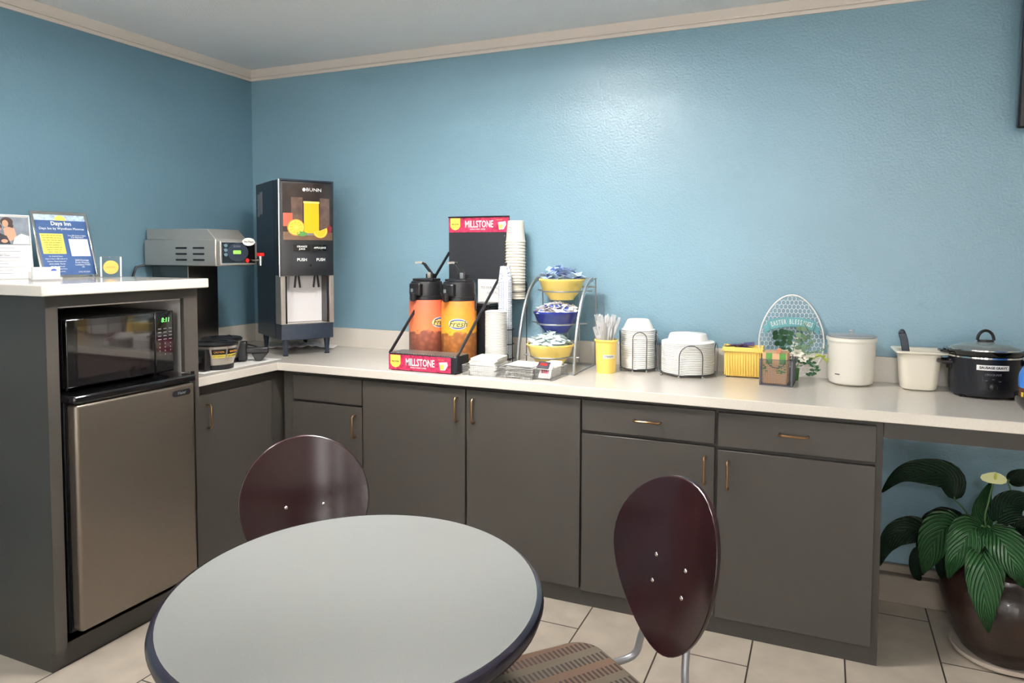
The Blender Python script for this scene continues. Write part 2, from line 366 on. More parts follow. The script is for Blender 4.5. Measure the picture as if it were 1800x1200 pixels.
# ================================================================= SETTING
RX, RY, RH = 5.4, -6.0, 2.525
struct(MB().box(-.1, RX+.1, RY-.1, .1, -.1, 0).build('floor', 'floor'))
struct(MB().box(-.1, RX+.1, RY-.1, .1, RH, RH+.1).build('ceiling', 'ceil'))
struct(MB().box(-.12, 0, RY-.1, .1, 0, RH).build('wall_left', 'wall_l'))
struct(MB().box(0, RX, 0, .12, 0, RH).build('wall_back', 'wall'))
struct(MB().box(RX, RX+.12, RY-.1, .1, 0, RH).build('wall_right', 'plain'))
wf = MB()
wins = [(.5, .8), (1.25, 1.85), (2.3, 2.5), (3.0, 3.35), (3.9, 4.7)]
xs = [0]+[v for p in wins for v in p]+[RX]
for i in range(0, len(xs), 2): wf.box(xs[i], xs[i+1], RY-.12, RY, 0, RH)
for a, b in wins: wf.box(a, b, RY-.12, RY, 0, .25); wf.box(a, b, RY-.12, RY, 2.15, RH)
struct(wf.build('wall_front', 'plain'))
for i, (a, b) in enumerate(wins):
    fr = MB(); t = .04
    fr.box(a, a+t, RY-.1, RY-.02, .25, 2.15).box(b-t, b, RY-.1, RY-.02, .25, 2.15).box(a, b, RY-.1, RY-.02, .25, .25+t).box(a, b, RY-.1, RY-.02, 2.15-t, 2.15)
    o = struct(fr.build('window_%d' % (i+1), 'trim')); MB().box(a+t, b-t, RY-.065, RY-.06, .25+t, 2.15-t).build('pane', 'glass', o)
# crown moulding: profile in (out from wall, z)
cp = [(0, 2.468), (.009, 2.468), (.010, 2.481), (.005, 2.483), (.005, 2.486), (.013, 2.487), (.014, 2.492), (.017, 2.494), (.022, 2.508), (.034, 2.518), (.037, 2.525), (0, 2.525)]
struct(MB().prism([(-d, z) for d, z in cp], 0, RX, 'x').build('trim_1', 'trim'))
m_ = MB(); n_ = len(cp); vs = [(d, RY, z) for d, z in cp]+[(d, 0, z) for d, z in cp]
m_.add(vs, [tuple(range(n_)), tuple(range(n_, 2*n_))]+[(k, (k+1) % n_, n_+(k+1) % n_, n_+k) for k in range(n_)])
struct(m_.build('trim_2', 'trim'))
struct(MB().box(3.38, RX, -.06, 0, 0, .115).box(3.38, RX, -.025, 0, .115, .15).build('baseboard_back', mat('base_tile', sr(150, 140, 128), .5, var=.15, vscale=5), bevel=.004))

def flush(loc, label, r=.165):
    t = thing('ceiling_light', label, 'light', loc)
    MB().shell([(r, 0), (r+.025, 0), (r+.025, -.03), (r+.02, -.034), (r+.003, -.034), (r, -.03)], 32).build('rim', 'white', t)
    MB().lathe([(0, -.026), (r-.0002, -.026)], 32).build('diffuser', 'domew', t)
flush((1.25, -2.15, RH), 'round flush ceiling light nearer the tall cabinet', .103)
flush((1.95, -1.35, RH), 'round flush ceiling light over the middle of the counter', .178)
t = thing('fill_globe_light', 'white globe fill light, added unseen near the front windows', 'light', (3.3, -4.5, RH))  # unseen globe added behind the camera to brighten the ceiling
MB().lathe([(0, -.02), (.05, -.018), (.06, 0)], 24).cyl((0, 0, -.015), (0, 0, -.34), .004).build('cord', 'white', t)
MB().ball((0, 0, -.46), .13, seg=28).build('globe', 'fillglow', t)

# ================================================================= CABINETS
def handle_v(parent, x, y, z0, z1, axis='y'):
    n = 5; pts = []
    o = .028
    if axis == 'y': P = lambda d, z: (x, y-d, z)
    else: P = lambda d, z: (y+d, x, z)
    pts = [P(0, z1), P(o*.75, z1), P(o, z1-.008), P(o, z0+.008), P(o*.75, z0), P(0, z0)]
    return MB().tube(pts, .0042, 8).build('handle', 'brass', parent)
def handle_h(parent, x0, x1, y, z):
    o = .028
    return MB().tube([(x0, y, z), (x0, y-o*.75, z), (x0+.008, y-o, z), (x1-.008, y-o, z), (x1, y-o*.75, z), (x1, y, z)], .0042, 8).build('handle', 'brass', parent)
YB, YF = -.598, -.62
def base_cab(x0, x1, label, doors, drawers=(), end_panel=False):
    t = thing('base_cabinet', label, 'cabinet', (x0, 0, 0)); w_ = x1-x0
    b = MB().box(0, w_, YB, -.002, .0, .874)
    b.build('body', 'cab', t)
    for (a, c, z0, z1, hx) in doors:
        d = MB().box(a-x0+.003, c-x0-.003, YF, YB, z0, z1).build('door', 'cab', t, bevel=.002)
        handle_v(d, hx-x0, YF, z1-.14, z1-.038)
    for (a, c, z0, z1, h) in drawers:
        d = MB().box(a-x0+.003, c-x0-.003, YF, YB, z0, z1).build('drawer', 'cab', t, bevel=.002)
        if h: handle_h(d, h[0]-x0, h[1]-x0, YF, h[2])
    return t
base_cab(.745, 1.222, 'taupe corner base cabinet with one drawer over one door', [(.815, 1.222, .078, .728, 1.184)], [(.815, 1.222, .738, .858, None)])
base_cab(1.2225, 2.2855, 'wide taupe base cabinet with two full height doors', [(1.222, 1.761, .078, .858, 1.721), (1.763, 2.285, .078, .858, 1.803)])
base_cab(2.286, 3.375, 'taupe base cabinet with two drawers above two doors, right end of run',
         [(2.287, 2.815, .072, .722, 2.778), (2.82, 3.356, .072, .714, 2.862)],
         [(2.287, 2.815, .735, .860, (2.508, 2.607, .797)), (2.82, 3.356, .728, .856, (3.04, 3.135, .797))])
t = thing('base_cabinet', 'taupe single door cabinet on the left wall beside the tall cabinet', 'cabinet')
MB().box(.002, .70, -1.162, -.002, 0, .874).build('body', 'cab', t)
d = MB().box(.70, .722, -1.14, -.66, .075, .827).build('door', 'cab', t, bevel=.002)
handle_v(d, -1.06, .722, .685, .785, 'x')
# worktop
t = thing('countertop', 'white speckled stone countertop wrapping the corner of the room', 'countertop')
L_ = [(.0015, -.0015), (.0015, -1.163), (.744, -1.163), (.744, -.64), (RX-.002, -.64), (RX-.002, -.0015)]
MB().prism(L_, .875, ZC, 'z').build('worktop', 'stone', t, bevel=.003)
MB().box(.022, RX-.002, -.022, -.0015, ZC, 1.02).build('backsplash', 'stone', t, bevel=.001)
MB().box(.0015, .022, -1.163, -.0015, ZC, 1.02).build('backsplash', 'stone', t, bevel=.001)
MB().box(.022, .742, -1.163, -1.143, ZC, 1.02).build('side_splash', 'stone', t, bevel=.001)
MB().box(3.376, RX-.002, -.605, -.58, .815, .875).box(3.376, RX-.002, -.612, -.605, .845, .875).build('apron_rail', 'cab', t)
MB().box(RX-.03, RX-.002, -.6, -.03, 0, .875).build('end_panel', 'cab', t)

# tall appliance cabinet
t = thing('appliance_cabinet', 'tall taupe cabinet housing the microwave and mini fridge', 'cabinet')
X1 = .80; YL, YR = -1.802, -1.172; TZ = 1.302
MB().box(.002, X1, YL, YL+.042, .075, TZ).box(.002, X1-.03, YL+.006, YL+.042, 0, .075).build('side_panel', 'cab', t)
MB().box(.002, X1, YR-.02, YR, .075, TZ).box(X1-.02, X1, YR-.068, YR-.02, .96, 1.262).build('side_panel', 'cab', t)
MB().box(.002, X1, YL+.042, YR-.02, 1.262, TZ).build('top_rail', 'cab', t)
MB().box(X1-.05, X1-.03, YL+.042, YR, 0, .10).box(.002, X1-.03, YL+.05, YR-.02, .078, .10).build('toe_kick', 'cab', t)
MB().box(.01, X1-.022, YR-.026, YR-.0205, .10, 1.262).box(.01, X1-.022, YL+.05, YR-.026, 1.256, 1.262).box(.003, .012, YL+.05, YR-.02, .1, 1.256).build('lining', 'cab_in', t)
t = MB().prism([(.0015, -1.838), (.842, -1.838), (.842, -1.148), (.0015, -1.148)], TZ+.0005, 1.341, 'z').build('bar_top', 'stone', bevel=.004)
tag(t, 'raised white stone top on the tall cabinet holding the framed notices', 'countertop')
# mini fridge
t = thing('mini_fridge', 'silver door mini fridge under the microwave', 'refrigerator')
MB().box(.14, .79, -1.742, -1.212, .115, .945).build('body', 'black', t, bevel=.006)
for y in (-1.70, -1.25): MB().cyl((.74, y, .1), (.74, y, .116), .015).build('foot', 'black', t)
d = MB().box(.795, .845, -1.738, -1.234, .128, .925).build('door', 'fridge', t, bevel=.012, bseg=4)
MB().box(.788, .797, -1.74, -1.228, .122, .93).build('gasket', 'black', t)
MB().box(.14, .85, -1.745, -1.228, .928, .957).build('top_cap', 'blackgl', t, bevel=.008)
MB().prism(rrect(.085, .024, .011, cx=-1.30, cy=.892), .8445, .8475, 'x').build('badge', 'black', d)
text('lettering', 'Haier', .018, 'greym', d, (.848, -1.30, .892), (PI/2, 0, PI/2))
# microwave
t = thing('microwave', 'black microwave oven standing on the mini fridge', 'microwave')
zb = .9575
MB().box(.36, .745, -1.712, -1.262, zb+.01, 1.216).build('case', 'black', t, bevel=.006)
for x in (.42, .70):
    for y in (-1.67, -1.30): MB().cyl((x, y, zb), (x, y, zb+.012), .014).build('foot', 'black', t)
d = MB().box(.745, .768, -1.712, -1.352, zb+.013, 1.214).build('door', 'blackgl', t, bevel=.005)
MB().box(.7675, .7688, -1.672, -1.378, zb+.045, 1.185).build('window', mat('mw_window', sr(30, 24, 24), .05, coat=1), d)
p_ = MB().box(.745, .767, -1.35, -1.262, zb+.013, 1.214).build('control_panel', 'blackgl', t, bevel=.004)
text('clock_digits', '8:11', .026, 'lcdm', p_, (.7678, -1.302, 1.178), (PI/2, 0, PI/2), .9, shear=.15)
for r in range(9):
    for c in range(3):
        if r < 4: MB().box(.767, .7676, -1.337+c*.025, -1.322+c*.025, 1.143-r*.014, 1.1455-r*.014).build('button', 'inkg', p_)
        elif r < 8: text('button', str((r-4)*3+c+1) if r < 7 else ('0' if c == 1 else '-'), .008, 'inkg', p_, (.7676, -1.33+c*.025, 1.143-r*.0145), (PI/2, 0, PI/2))

# ================================================================= ON THE RAISED TOP
ZT = 1.3415
def framed(loc, rz, lean, w_, h_, label, fm):
    t = thing('picture_frame', label, 'picture frame', loc, rz); t.rotation_euler = (-lean, 0, rz); b = .011 if fm == 'chrome' else .004
    MB().box(-w_/2, w_/2, 0, .012, 0, b*1.3).box(-w_/2, w_/2, 0, .012, h_-b*1.3, h_).box(-w_/2, -w_/2+b, 0, .012, b, h_-b).box(w_/2-b, w_/2, 0, .012, b, h_-b).build('frame', fm, t, bevel=.002)
    MB().box(-w_/2+b*.6, w_/2-b*.6, .006, .011, b*.6, h_-b*.6).build('backing', 'blackmt', t)
    return t
# rz: local -y faces the room (+x)
t = framed((.315, -1.365, ZT), math.radians(86), .30, .232, .288, 'silver framed blue notice with yellow panel leaning on the raised top', 'chrome')
MB().box(-.104, .104, .0045, .006, .012, .276).build('poster', 'navy', t)
MB().box(-.104, .104, .004, .0045, .250, .276).build('banner_strip', 'bluep', t)
MB().prism([(.024*math.cos(PI*k/12)+.0, .250+.022*math.sin(PI*k/12)) for k in range(13)], .0035, .004).build('sun_emblem', 'pyel', t)
text('lettering', 'Days Inn', .024, 'white_ink', t, (0, .0035, .236), bold=.0004)
text('lettering', 'Days Inn by Wyndham Monroe', .0145, 'white_ink', t, (0, .0035, .214))
MB().box(-.094, -.002, .0038, .0045, .105, .192).build('yellow_panel', 'pyel', t)
for k in range(8): text('lettering', ['Scan a QR code and see how', 'our hotel takes care of you', 'every stay. Point the camera', 'at the code and answer a', 'few short questions. It', 'only takes a minute and', 'helps us to serve you', 'better. Thank you'][k], .0068, 'inkb', t, (-.048, .0033, .184-k*.0102))
MB().box(.018, .098, .0038, .0045, .095, .17).build('white_panel', 'white_ink', t)
text('lettering', 'Scan QR Code to Open\nYour Experience', .0078, 'white_ink', t, (.056, .0035, .181))
for k in range(7): text('lettering', ['For Android Users', 'Open in Scan a QR code or in', 'Camera. Please keep your', 'phone steady. Tap the', 'link that opens and', 'complete the short form', 'satisfaction survey'][k], .0072, 'white_ink', t, (-.048, .0035, .094-k*.0108))
text('lettering', '5650 Frontage\nRoad, Monroe,\nLouisiana 71202\nUS', .0098, 'white_ink', t, (.056, .0035, .062))
text('lettering', '(318) 345-2220', .0078, 'white_ink', t, (.056, .0035, .026))
MB().box(-.02, .02, .0125, .0145, .0, .2, mx=Matrix.Rotation(-.6, 4, 'X')).build('easel_leg', 'blackmt', t)

t = framed((.25, -1.62, ZT), math.radians(86), .10, .27, .255, 'clear framed white notice with a family photo, left of the blue notice', 'white')
MB().box(-.13, .13, .0045, .006, .006, .249).build('poster', 'paper', t)
MB().box(-.13, .13, .0038, .0045, .135, .246).build('photo_print', mat('photo_bg', sr(120, 130, 142), .5, var=.3, vscale=25), t)
MB().prism(ell(.023, .018, cx=.050, cy=.226), .003, .0036).prism([(.062, .232), (.074, .212), (.066, .19), (.052, .205)], .003, .0036).prism(ell(.015, .012, cx=.016, cy=.207), .003, .0036).build('printed_hair', 'hair', t)
MB().prism(ell(.011, .014, cx=.044, cy=.219), .0024, .003).prism([(.036, .200), (.055, .206), (.076, .20), (.082, .165), (.06, .15), (.04, .16)], .0026, .003).prism(ell(.010, .012, cx=.016, cy=.198), .0022, .003).prism(ell(.012, .007, cx=.036, cy=.150), .0010, .0016).build('printed_figure', 'skin', t)
MB().prism([(-.02, .138), (-.012, .172), (.014, .184), (.046, .170), (.058, .138)], .0016, .0022).build('printed_shirt', 'inkb', t)
MB().prism([(.066, .138), (.074, .165), (.10, .180), (.128, .17), (.128, .138)], .0016, .0022).build('printed_table', 'paper', t)
for k in range(9): MB().box(-.11, .07+.03*math.sin(k*2.3), .0036, .0044, .122-k*.0125, .1235-k*.0125).build('print_line', 'inkg', t)
text('lettering', 'START TODAY', .007, 'navy', t, (.03, .0036, .093))
MB().box(-.135, .135, .006, .07, 0, .002).build('stand_foot', 'clear', t)

t = thing('card_holder', 'clear holder with white business cards in front of the notices', 'card holder', (.50, -1.60, ZT), math.radians(75))
MB().box(-.05, .05, -.018, .02, 0, .004).box(-.05, .05, .016, .02, 0, .034).box(-.05, .05, -.02, -.018, 0, .014).build('holder', 'clear', t)
c_ = MB().box(-.045, .045, -.012, .006, .0045, .05).build('card_pile', 'paper', t)
MB().prism([(.024+.010*math.cos(PI*k/8), .036+.008*math.sin(PI*k/8)) for k in range(9)], -.0128, -.012).build('logo', 'pkb', c_)
for k in range(3): MB().box(-.04, .0, -.0126, -.012, .030-k*.007, .0312-k*.007).build('print_line', 'inkg', c_)

t = thing('crystal_award', 'small clear block award with gold medallion on the raised top', 'award', (.375, -1.235, ZT), math.radians(50))
MB().box(-.040, .040, -.014, .014, 0, .088).build('block', 'glass', t, bevel=.003)
MB().cyl((0, -.0145, .042), (0, -.017, .042), .029, seg=28).build('medallion', 'gold', t)
for x in (-.0398, .034): MB().box(x, x+.0058, -.0148, -.0145, .002, .086).build('edge_strip', 'white', t)
text('lettering', 'AWARD', .009, 'brass', t, (0, -.0174, .042))

# ================================================================= COFFEE BREWER
t = thing('coffee_brewer', 'stainless steel coffee brewer with hot water tap on the left counter', 'coffee maker', (0, 0, ZC))
MB().box(.04, .40, -.76, -.55, .012, .045).box(.04, .32, -.77, -.545, .045, .07).build('base', 'black', t, bevel=.004)
for x in (.08, .36):
    for y in (-.735, -.575): MB().cyl((x, y, 0), (x, y, .013), .012).build('foot', 'black', t)
MB().box(.05, .30, -.765, -.575, .06, .47).build('column', 'steel_refl', t, bevel=.004)
hd = MB().box(.02, .50, -.78, -.545, .468, .598).build('head', 'steel', t, bevel=.004)
MB().prism([(.02, .598), (.485, .598), (.43, .648), (.02, .652)], -.765, -.56, 'y').build('lid', 'steel', t, bevel=.003)
for r in range(3):
    for c in range(2):
        x = .235+c*.115; MB().prism(rrect(.075, .009, .0044, cx=x+.04, cy=.555-r*.029), -.7812, -.7795, 'y').build('louver', 'blackmt', hd)
cp_ = MB().box(.50, .525, -.775, -.535, .472, .59).build('control_panel', 'steel', t, bevel=.003)
MB().box(.525, .5265, -.765, -.55, .482, .582).build('face_plate', 'blackgl', cp_)
MB().prism(ell(.068, .045, cx=-.665, cy=.535), .5265, .528, 'x').build('oval_plate', 'bluebk', cp_)
MB().prism(rrect(.05, .018, .003, cx=-.672, cy=.535), .528, .529, 'x').build('display', 'lcd', cp_)
text('lettering', 'BUNN', .016, 'inkg', cp_, (.5285, -.672, .563), (PI/2, 0, PI/2))
for k in range(3): MB().prism(ell(.011, .008, cx=-.745, cy=.567-k*.022), .5265, .53, 'x').build('button', 'chrome', cp_)
MB().prism(ell(.011, .011, cx=-.605, cy=.494), .5265, .531, 'x').build('red_button', 'red', cp_)
fz = MB().cyl((.525, -.572, .495), (.572, -.560, .495), .005).cyl((.572, -.560, .468), (.572, -.560, .515), .008, .010).build('faucet', 'chrome', t)
MB().box(.560, .584, -.574, -.546, .515, .532).cyl((.572, -.56, .505), (.572, -.56, .516), .005).build('faucet_handle', 'red', fz)
sg = MB().prism(ell(.042, .020, cx=-.598, cy=.587), .531, .533, 'x').build('tag', 'white', t)
text('lettering', 'Hot Water', .014, 'inkb', sg, (.5335, -.598, .587), (PI/2-.0, 0, PI/2))
tag(MB().tube([(.035, -.79, ZC+.47), (.02, -.83, ZC+.46), (.015, -.85, ZC+.40), (.03, -.84, ZC+.2), (.03, -.84, ZC+.006)], .006).build('power_cord', 'cable'), 'black cord hanging behind the brewer on the left wall', 'cord')
def smooth_path(pts, n=6):
    P = [Vector(p) for p in pts]; out = []
    for i in range(len(P)-1):
        p0 = P[max(i-1, 0)]; p1 = P[i]; p2 = P[i+1]; p3 = P[min(i+2, len(P)-1)]
        for k in range(n):
            s_ = k/n; out.append(.5*((2*p1)+(p2-p0)*s_+(2*p0-5*p1+4*p2-p3)*s_*s_+(3*p1-p0-3*p2+p3)*s_**3))
    return out+[P[-1]]
tag(MB().tube(smooth_path([(.31, -.60, ZC+.055), (.27, -.5, ZC+.085), (.2, -.40, ZC+.08), (.14, -.3, ZC+.04), (.12, -.2, ZC+.006), (.3, -.30, ZC+.006), (.36, -.5, ZC+.006)]), .0045).build('power_cord', 'cable'), 'black cable curling on the counter between brewer and juice machine', 'cord')

# brew funnels
def funnel(loc, rz, label, stick):
    t = thing('brew_funnel', label, 'brew funnel', loc, rz)
    o = MB(); o.open_ = True
    o.shell([(.070, .018), (.089, .085), (.091, .112), (.087, .112), (.085, .085), (.066, .02)], 36); o.lathe([(0, .017), (.07, .018)], 36)
    b_ = o.build('basket', 'steel', t)
    MB().shell([(.084, .108), (.093, .108), (.095, .116), (.088, .122), (.05, .126), (.05, .120), (.084, .116)], 36).lathe([(0, .118), (.05, .121)], 36).build('rim', 'black', t)
    MB().shell([(.064, 0), (.072, 0), (.075, .022), (.066, .022)], 36).build('foot_ring', 'black', t)
    MB().box(-.028, .028, -.115, -.076, .006, .098).box(-.014, .014, -.215, -.11, .04, .068).prism([(-.215, .040), (-.135, .040), (-.155, .002), (-.18, .002)], -.014, .014, 'x').build('handle', 'black', t, bevel=.004)
    for a in stick:
        mx = Matrix.Rotation(a, 4, 'Z')
        for nm, m, z0, z1, ti, tm, ts in (('warning_sticker', 'black', .072, .096, 'CAUTION', 'orange_st', .0125), ('warning_sticker', 'pyel', .056, .0715, 'HOT CONTENTS', 'inkb', .0085)):
            bb = MB(); n = 8; vs = []
            for k in range(n+1):
                th = -.34+.68*k/n-PI/2
                for z in (z0, z1): r = .0712+(.019/.067)*(z-.018)+.0012; vs.append((r*math.cos(th), r*math.sin(th), z))
            bb.add(vs, [(2*k, 2*k+2, 2*k+3, 2*k+1) for k in range(n)], 0, True, mx); s_ = bb.build(nm, m, b_)
            zc = (z0+z1)/2; r = .0712+(.019/.067)*(zc-.018)+.003
            p = mx @ Vector((0, -r, zc)); text('lettering', ti, ts, tm, s_, p, (PI/2-.27, 0, a), .8, bend=r)
    return t
tag(MB().box(.40, .69, -1.04, -.55, ZC+.0003, ZC+.0012).build('paper_towel', 'paper'), 'white paper towel lying under the brew funnels', 'paper towel')
funnel((.615, -.895, ZC+.0013), math.radians(8), 'stainless brew funnel with caution sticker, nearer the tall cabinet', [math.radians(44), math.radians(88)])
funnel((.50, -.752, ZC+.0013), math.radians(128), 'brew funnel behind with its black handle pointing to the juice machine', [math.radians(-82)])

# ================================================================= JUICE DISPENSER
t = thing('juice_dispenser', 'tall black two flavour juice dispenser in the corner of the counter', 'juice dispenser', (.718, -.38, ZC), math.atan2(.854, .52))
W, Dp = .28, .42
for x in (-.11, .11):
    for y in (.03, Dp-.05): MB().lathe([(.014, 0), (.014, .006), (.009, .008), (.018, .09)], 12, cx=x, cy=y).build('leg', 'bluebk', t)
MB().box(-W/2, W/2, .10, Dp, .085, .905).box(-W/2, -W/2+.008, .0, .10, .415, .905).box(W/2-.008, W/2, .0, .1, .415, .905).box(-W/2, W/2, 0, .1, .898, .905).build('cabinet', 'bluebk', t, bevel=.003)
# drip tray
pr_ = [(-W/2+.002, .10)]+[(-W/2+.002+(W-.004)*k/12, .006-.030*math.sin(PI*k/12)) for k in range(13)]+[(W/2-.002, .10)]
dt = MB().prism(pr_, .085, .165, 'z').build('drip_tray', 'bluebk', t, bevel=.003)
MB().box(-.115, .115, .005, .095, .1655, .168).build('tray_grille', 'steel', dt)
MB().box(-W/2+.02, W/2-.02, .088, .0995, .17, .415).build('splash_panel', mat('splash_steel', sr(250, 248, 250), .3, metal=.1), t)
for sx_ in (-1, 1):
    MB().box(sx_*(W/2-.012)-.012, sx_*(W/2-.012)+.012, .0, .09, .165, .415).build('side_trim', 'steel', t, bevel=.002)
    MB().box(sx_*(W/2-.030)-.005, sx_*(W/2-.030)+.005, .01, .09, .168, .413).build('side_channel', 'black', t)
# curved front head
def bow(n=14, w=W, y0=0., d=.028): return [(-w/2+w*k/n, y0-d*math.sin(PI*k/n)**.8) for k in range(n+1)]
hp = bow()+[(W/2, .098), (-W/2, .098)]
hd = MB().prism(hp, .415, .895, 'z').build('head', 'black', t, bevel=.002)
def curved(z0, z1, x0, x1, off, m, name, par, n=14):
    vs = []; 
    for k in range(n+1):
        x = x0+(x1-x0)*k/n; s_ = (x+W/2)/W; y = -.028*math.sin(PI*max(min(s_, 1), 0))**.8-off
        for z in (z0, z1): vs.append((x, y, z))
    b = MB(); b.add(vs, [(2*k, 2*k+2, 2*k+3, 2*k+1) for k in range(n)], 0, True); return b.build(name, m, par)
cv = lambda x, off=.0: -.028*math.sin(PI*max(min((x+W/2)/W, 1), 0))**.8-off
pic = curved(.595, .885, -.128, .134, .0012, mat('picture_panel', sr(46, 38, 36), .12, var=.4, vscale=7), 'picture_panel', hd)
curved(.598, .640, -.127, .133, .0016, mat('picture_table', sr(110, 84, 66), .3, var=.2, vscale=20), 'printed_table', pic)
curved(.634, .788, -.026, .054, .0026, 'oj', 'printed_juice_glass', pic)
curved(.786, .796, -.028, .056, .003, 'peel', 'printed_juice_foam', pic)
curved(.622, .634, -.02, .048, .0024, 'clear', 'printed_glass_foot', pic)
for x0, x1 in ((-.088, -.032), (.060, .116)): curved(.64, .815, x0, x1, .002, mat('printed_tumbler', sr(92, 74, 66), .15, var=.3, vscale=30), 'printed_glass', pic)
curved(.668, .735, -.126, -.082, .0024, mat('printed_red', sr(226, 92, 70), .3), 'printed_red_glass', pic)
def disc(cx, cz, rx, rz, off, m, name, a0=0, a1=2*PI, par=None):
    n = 24; vs = [(cx, cv(cx, off), cz)]+[(cx+rx*math.cos(a0+(a1-a0)*k/n), cv(cx+rx*math.cos(a0+(a1-a0)*k/n), off), cz+rz*math.sin(a0+(a1-a0)*k/n)) for k in range(n+1)]
    b = MB(); b.add(vs, [(0, k, k+1) for k in range(1, n+1)]); return b.build(name, m, par or pic)
disc(-.066, .662, .042, .042, .0045, 'rind', 'printed_orange'); disc(-.066, .662, .037, .037, .005, 'peel', 'printed_orange_flesh')
disc(-.066, .662, .034, .034, .0054, 'flesh', 'printed_orange_segments')
for k in range(5):
    a_ = PI*k/5+.2; x0_, z0_, x1_, z1_ = -.066-.033*math.cos(a_), .662-.033*math.sin(a_), -.066+.033*math.cos(a_), .662+.033*math.sin(a_)
    dx_, dz_ = -math.sin(a_)*.0009, math.cos(a_)*.0009
    MB().add([(x0_+dx_, cv(x0_, .0060), z0_+dz_), (x0_-dx_, cv(x0_, .0060), z0_-dz_), (-.066-dx_, cv(-.066, .0060), .662-dz_), (-.066+dx_, cv(-.066, .0060), .662+dz_), (x1_-dx_, cv(x1_, .0060), z1_-dz_), (x1_+dx_, cv(x1_, .0060), z1_+dz_)], [(0, 1, 2, 3), (3, 2, 4, 5)]).build('printed_pith_line', 'peel', pic)
disc(.060, .648, .042, .040, .0045, 'rind', 'printed_wedge', PI*1.08, PI*2.12); disc(.060, .648, .038, .036, .005, 'peel', 'printed_wedge_pith', PI*1.08, PI*2.12); disc(.060, .647, .033, .031, .0054, 'flesh', 'printed_wedge_flesh', PI*1.08, PI*2.12)
disc(-.038, .630, .026, .012, .0055, 'green', 'printed_leaf')
for k in range(5): disc(.112+.008*(k % 2), .645+.012*k/2, .009, .009, .0045, mat('printed_berry', sr(120, 30, 40), .3) if k == 0 else bpy.data.materials['printed_berry'], 'printed_berry')
cb_ = lambda x0: (lambda x: cv(x0)-cv(x0+x))
text('lettering', 'BUNN', .024, 'white', hd, (.028, cv(.028, .002), .855), sx=1.25, bend=cb_(.028))
disc(-.024, .855, .008, .009, .002, 'white', 'logo_mark', par=hd)
for x0, x1, tx in ((-.078, .004, 'ORANGE\nJUICE'), (.016, .10, 'APPLE JUICE')):
    l_ = curved(.543, .574, x0, x1, .0014, 'blackgl', 'flavour_label', hd, 6); text('lettering', tx, .0125, 'white', l_, ((x0+x1)/2, cv((x0+x1)/2, .0028), .5585), sx=1.0, bold=.0002, bend=cb_((x0+x1)/2))
bt = curved(.452, .530, -.082, .104, .0018, 'blackmt', 'button_panel', hd, 10)
for x in (-.038, .062): text('lettering', 'PUSH', .021, 'white', bt, (x, cv(x, .0034), .497), bold=.0004, bend=cb_(x))
disc(.006, .468, .005, .005, .003, 'blackgl', 'sensor', par=hd)
curved(.415, .440, -.138, .138, .003, 'black', 'lower_lip', hd)
for x in (-.045, .055):
    for dx in (-.011, .011): MB().cyl((x+dx*.6, .03, .418), (x+dx*1.3, .03, .352), .0055, .0055).build('nozzle', 'black', t)
MB().box(-W/2-.0012, -W/2, .30, .345, .74, .86).box(-W/2-.0012, -W/2, .355, .39, .73, .85).build('spec_label', 'inkg', t)
MB().cyl((-W/2-.004, -.0, .41), (-W/2-.004, -.0, .905), .006).build('chrome_edge', 'chrome', t)
t = MB()
random.seed(3)
gx = 16; gy = 7; vs = [(i*.024, j*.024, .004+.024*random.random()*math.sin(PI*i/gx)) for j in range(gy+1) for i in range(gx+1)]
t.add(vs, [(j*(gx+1)+i, j*(gx+1)+i+1, (j+1)*(gx+1)+i+1, (j+1)*(gx+1)+i) for j in range(gy) for i in range(gx)], 0, True)
fl = t.build('plastic_film', 'film'); fl.location = (.34, -.30, ZC+.001); fl.rotation_euler = (0, 0, .45); sm_ = fl.modifiers.new('s', 'SOLIDIFY'); sm_.thickness = .001
tag(fl, 'crumpled clear plastic wrap on the counter under the juice dispenser', 'plastic wrap')

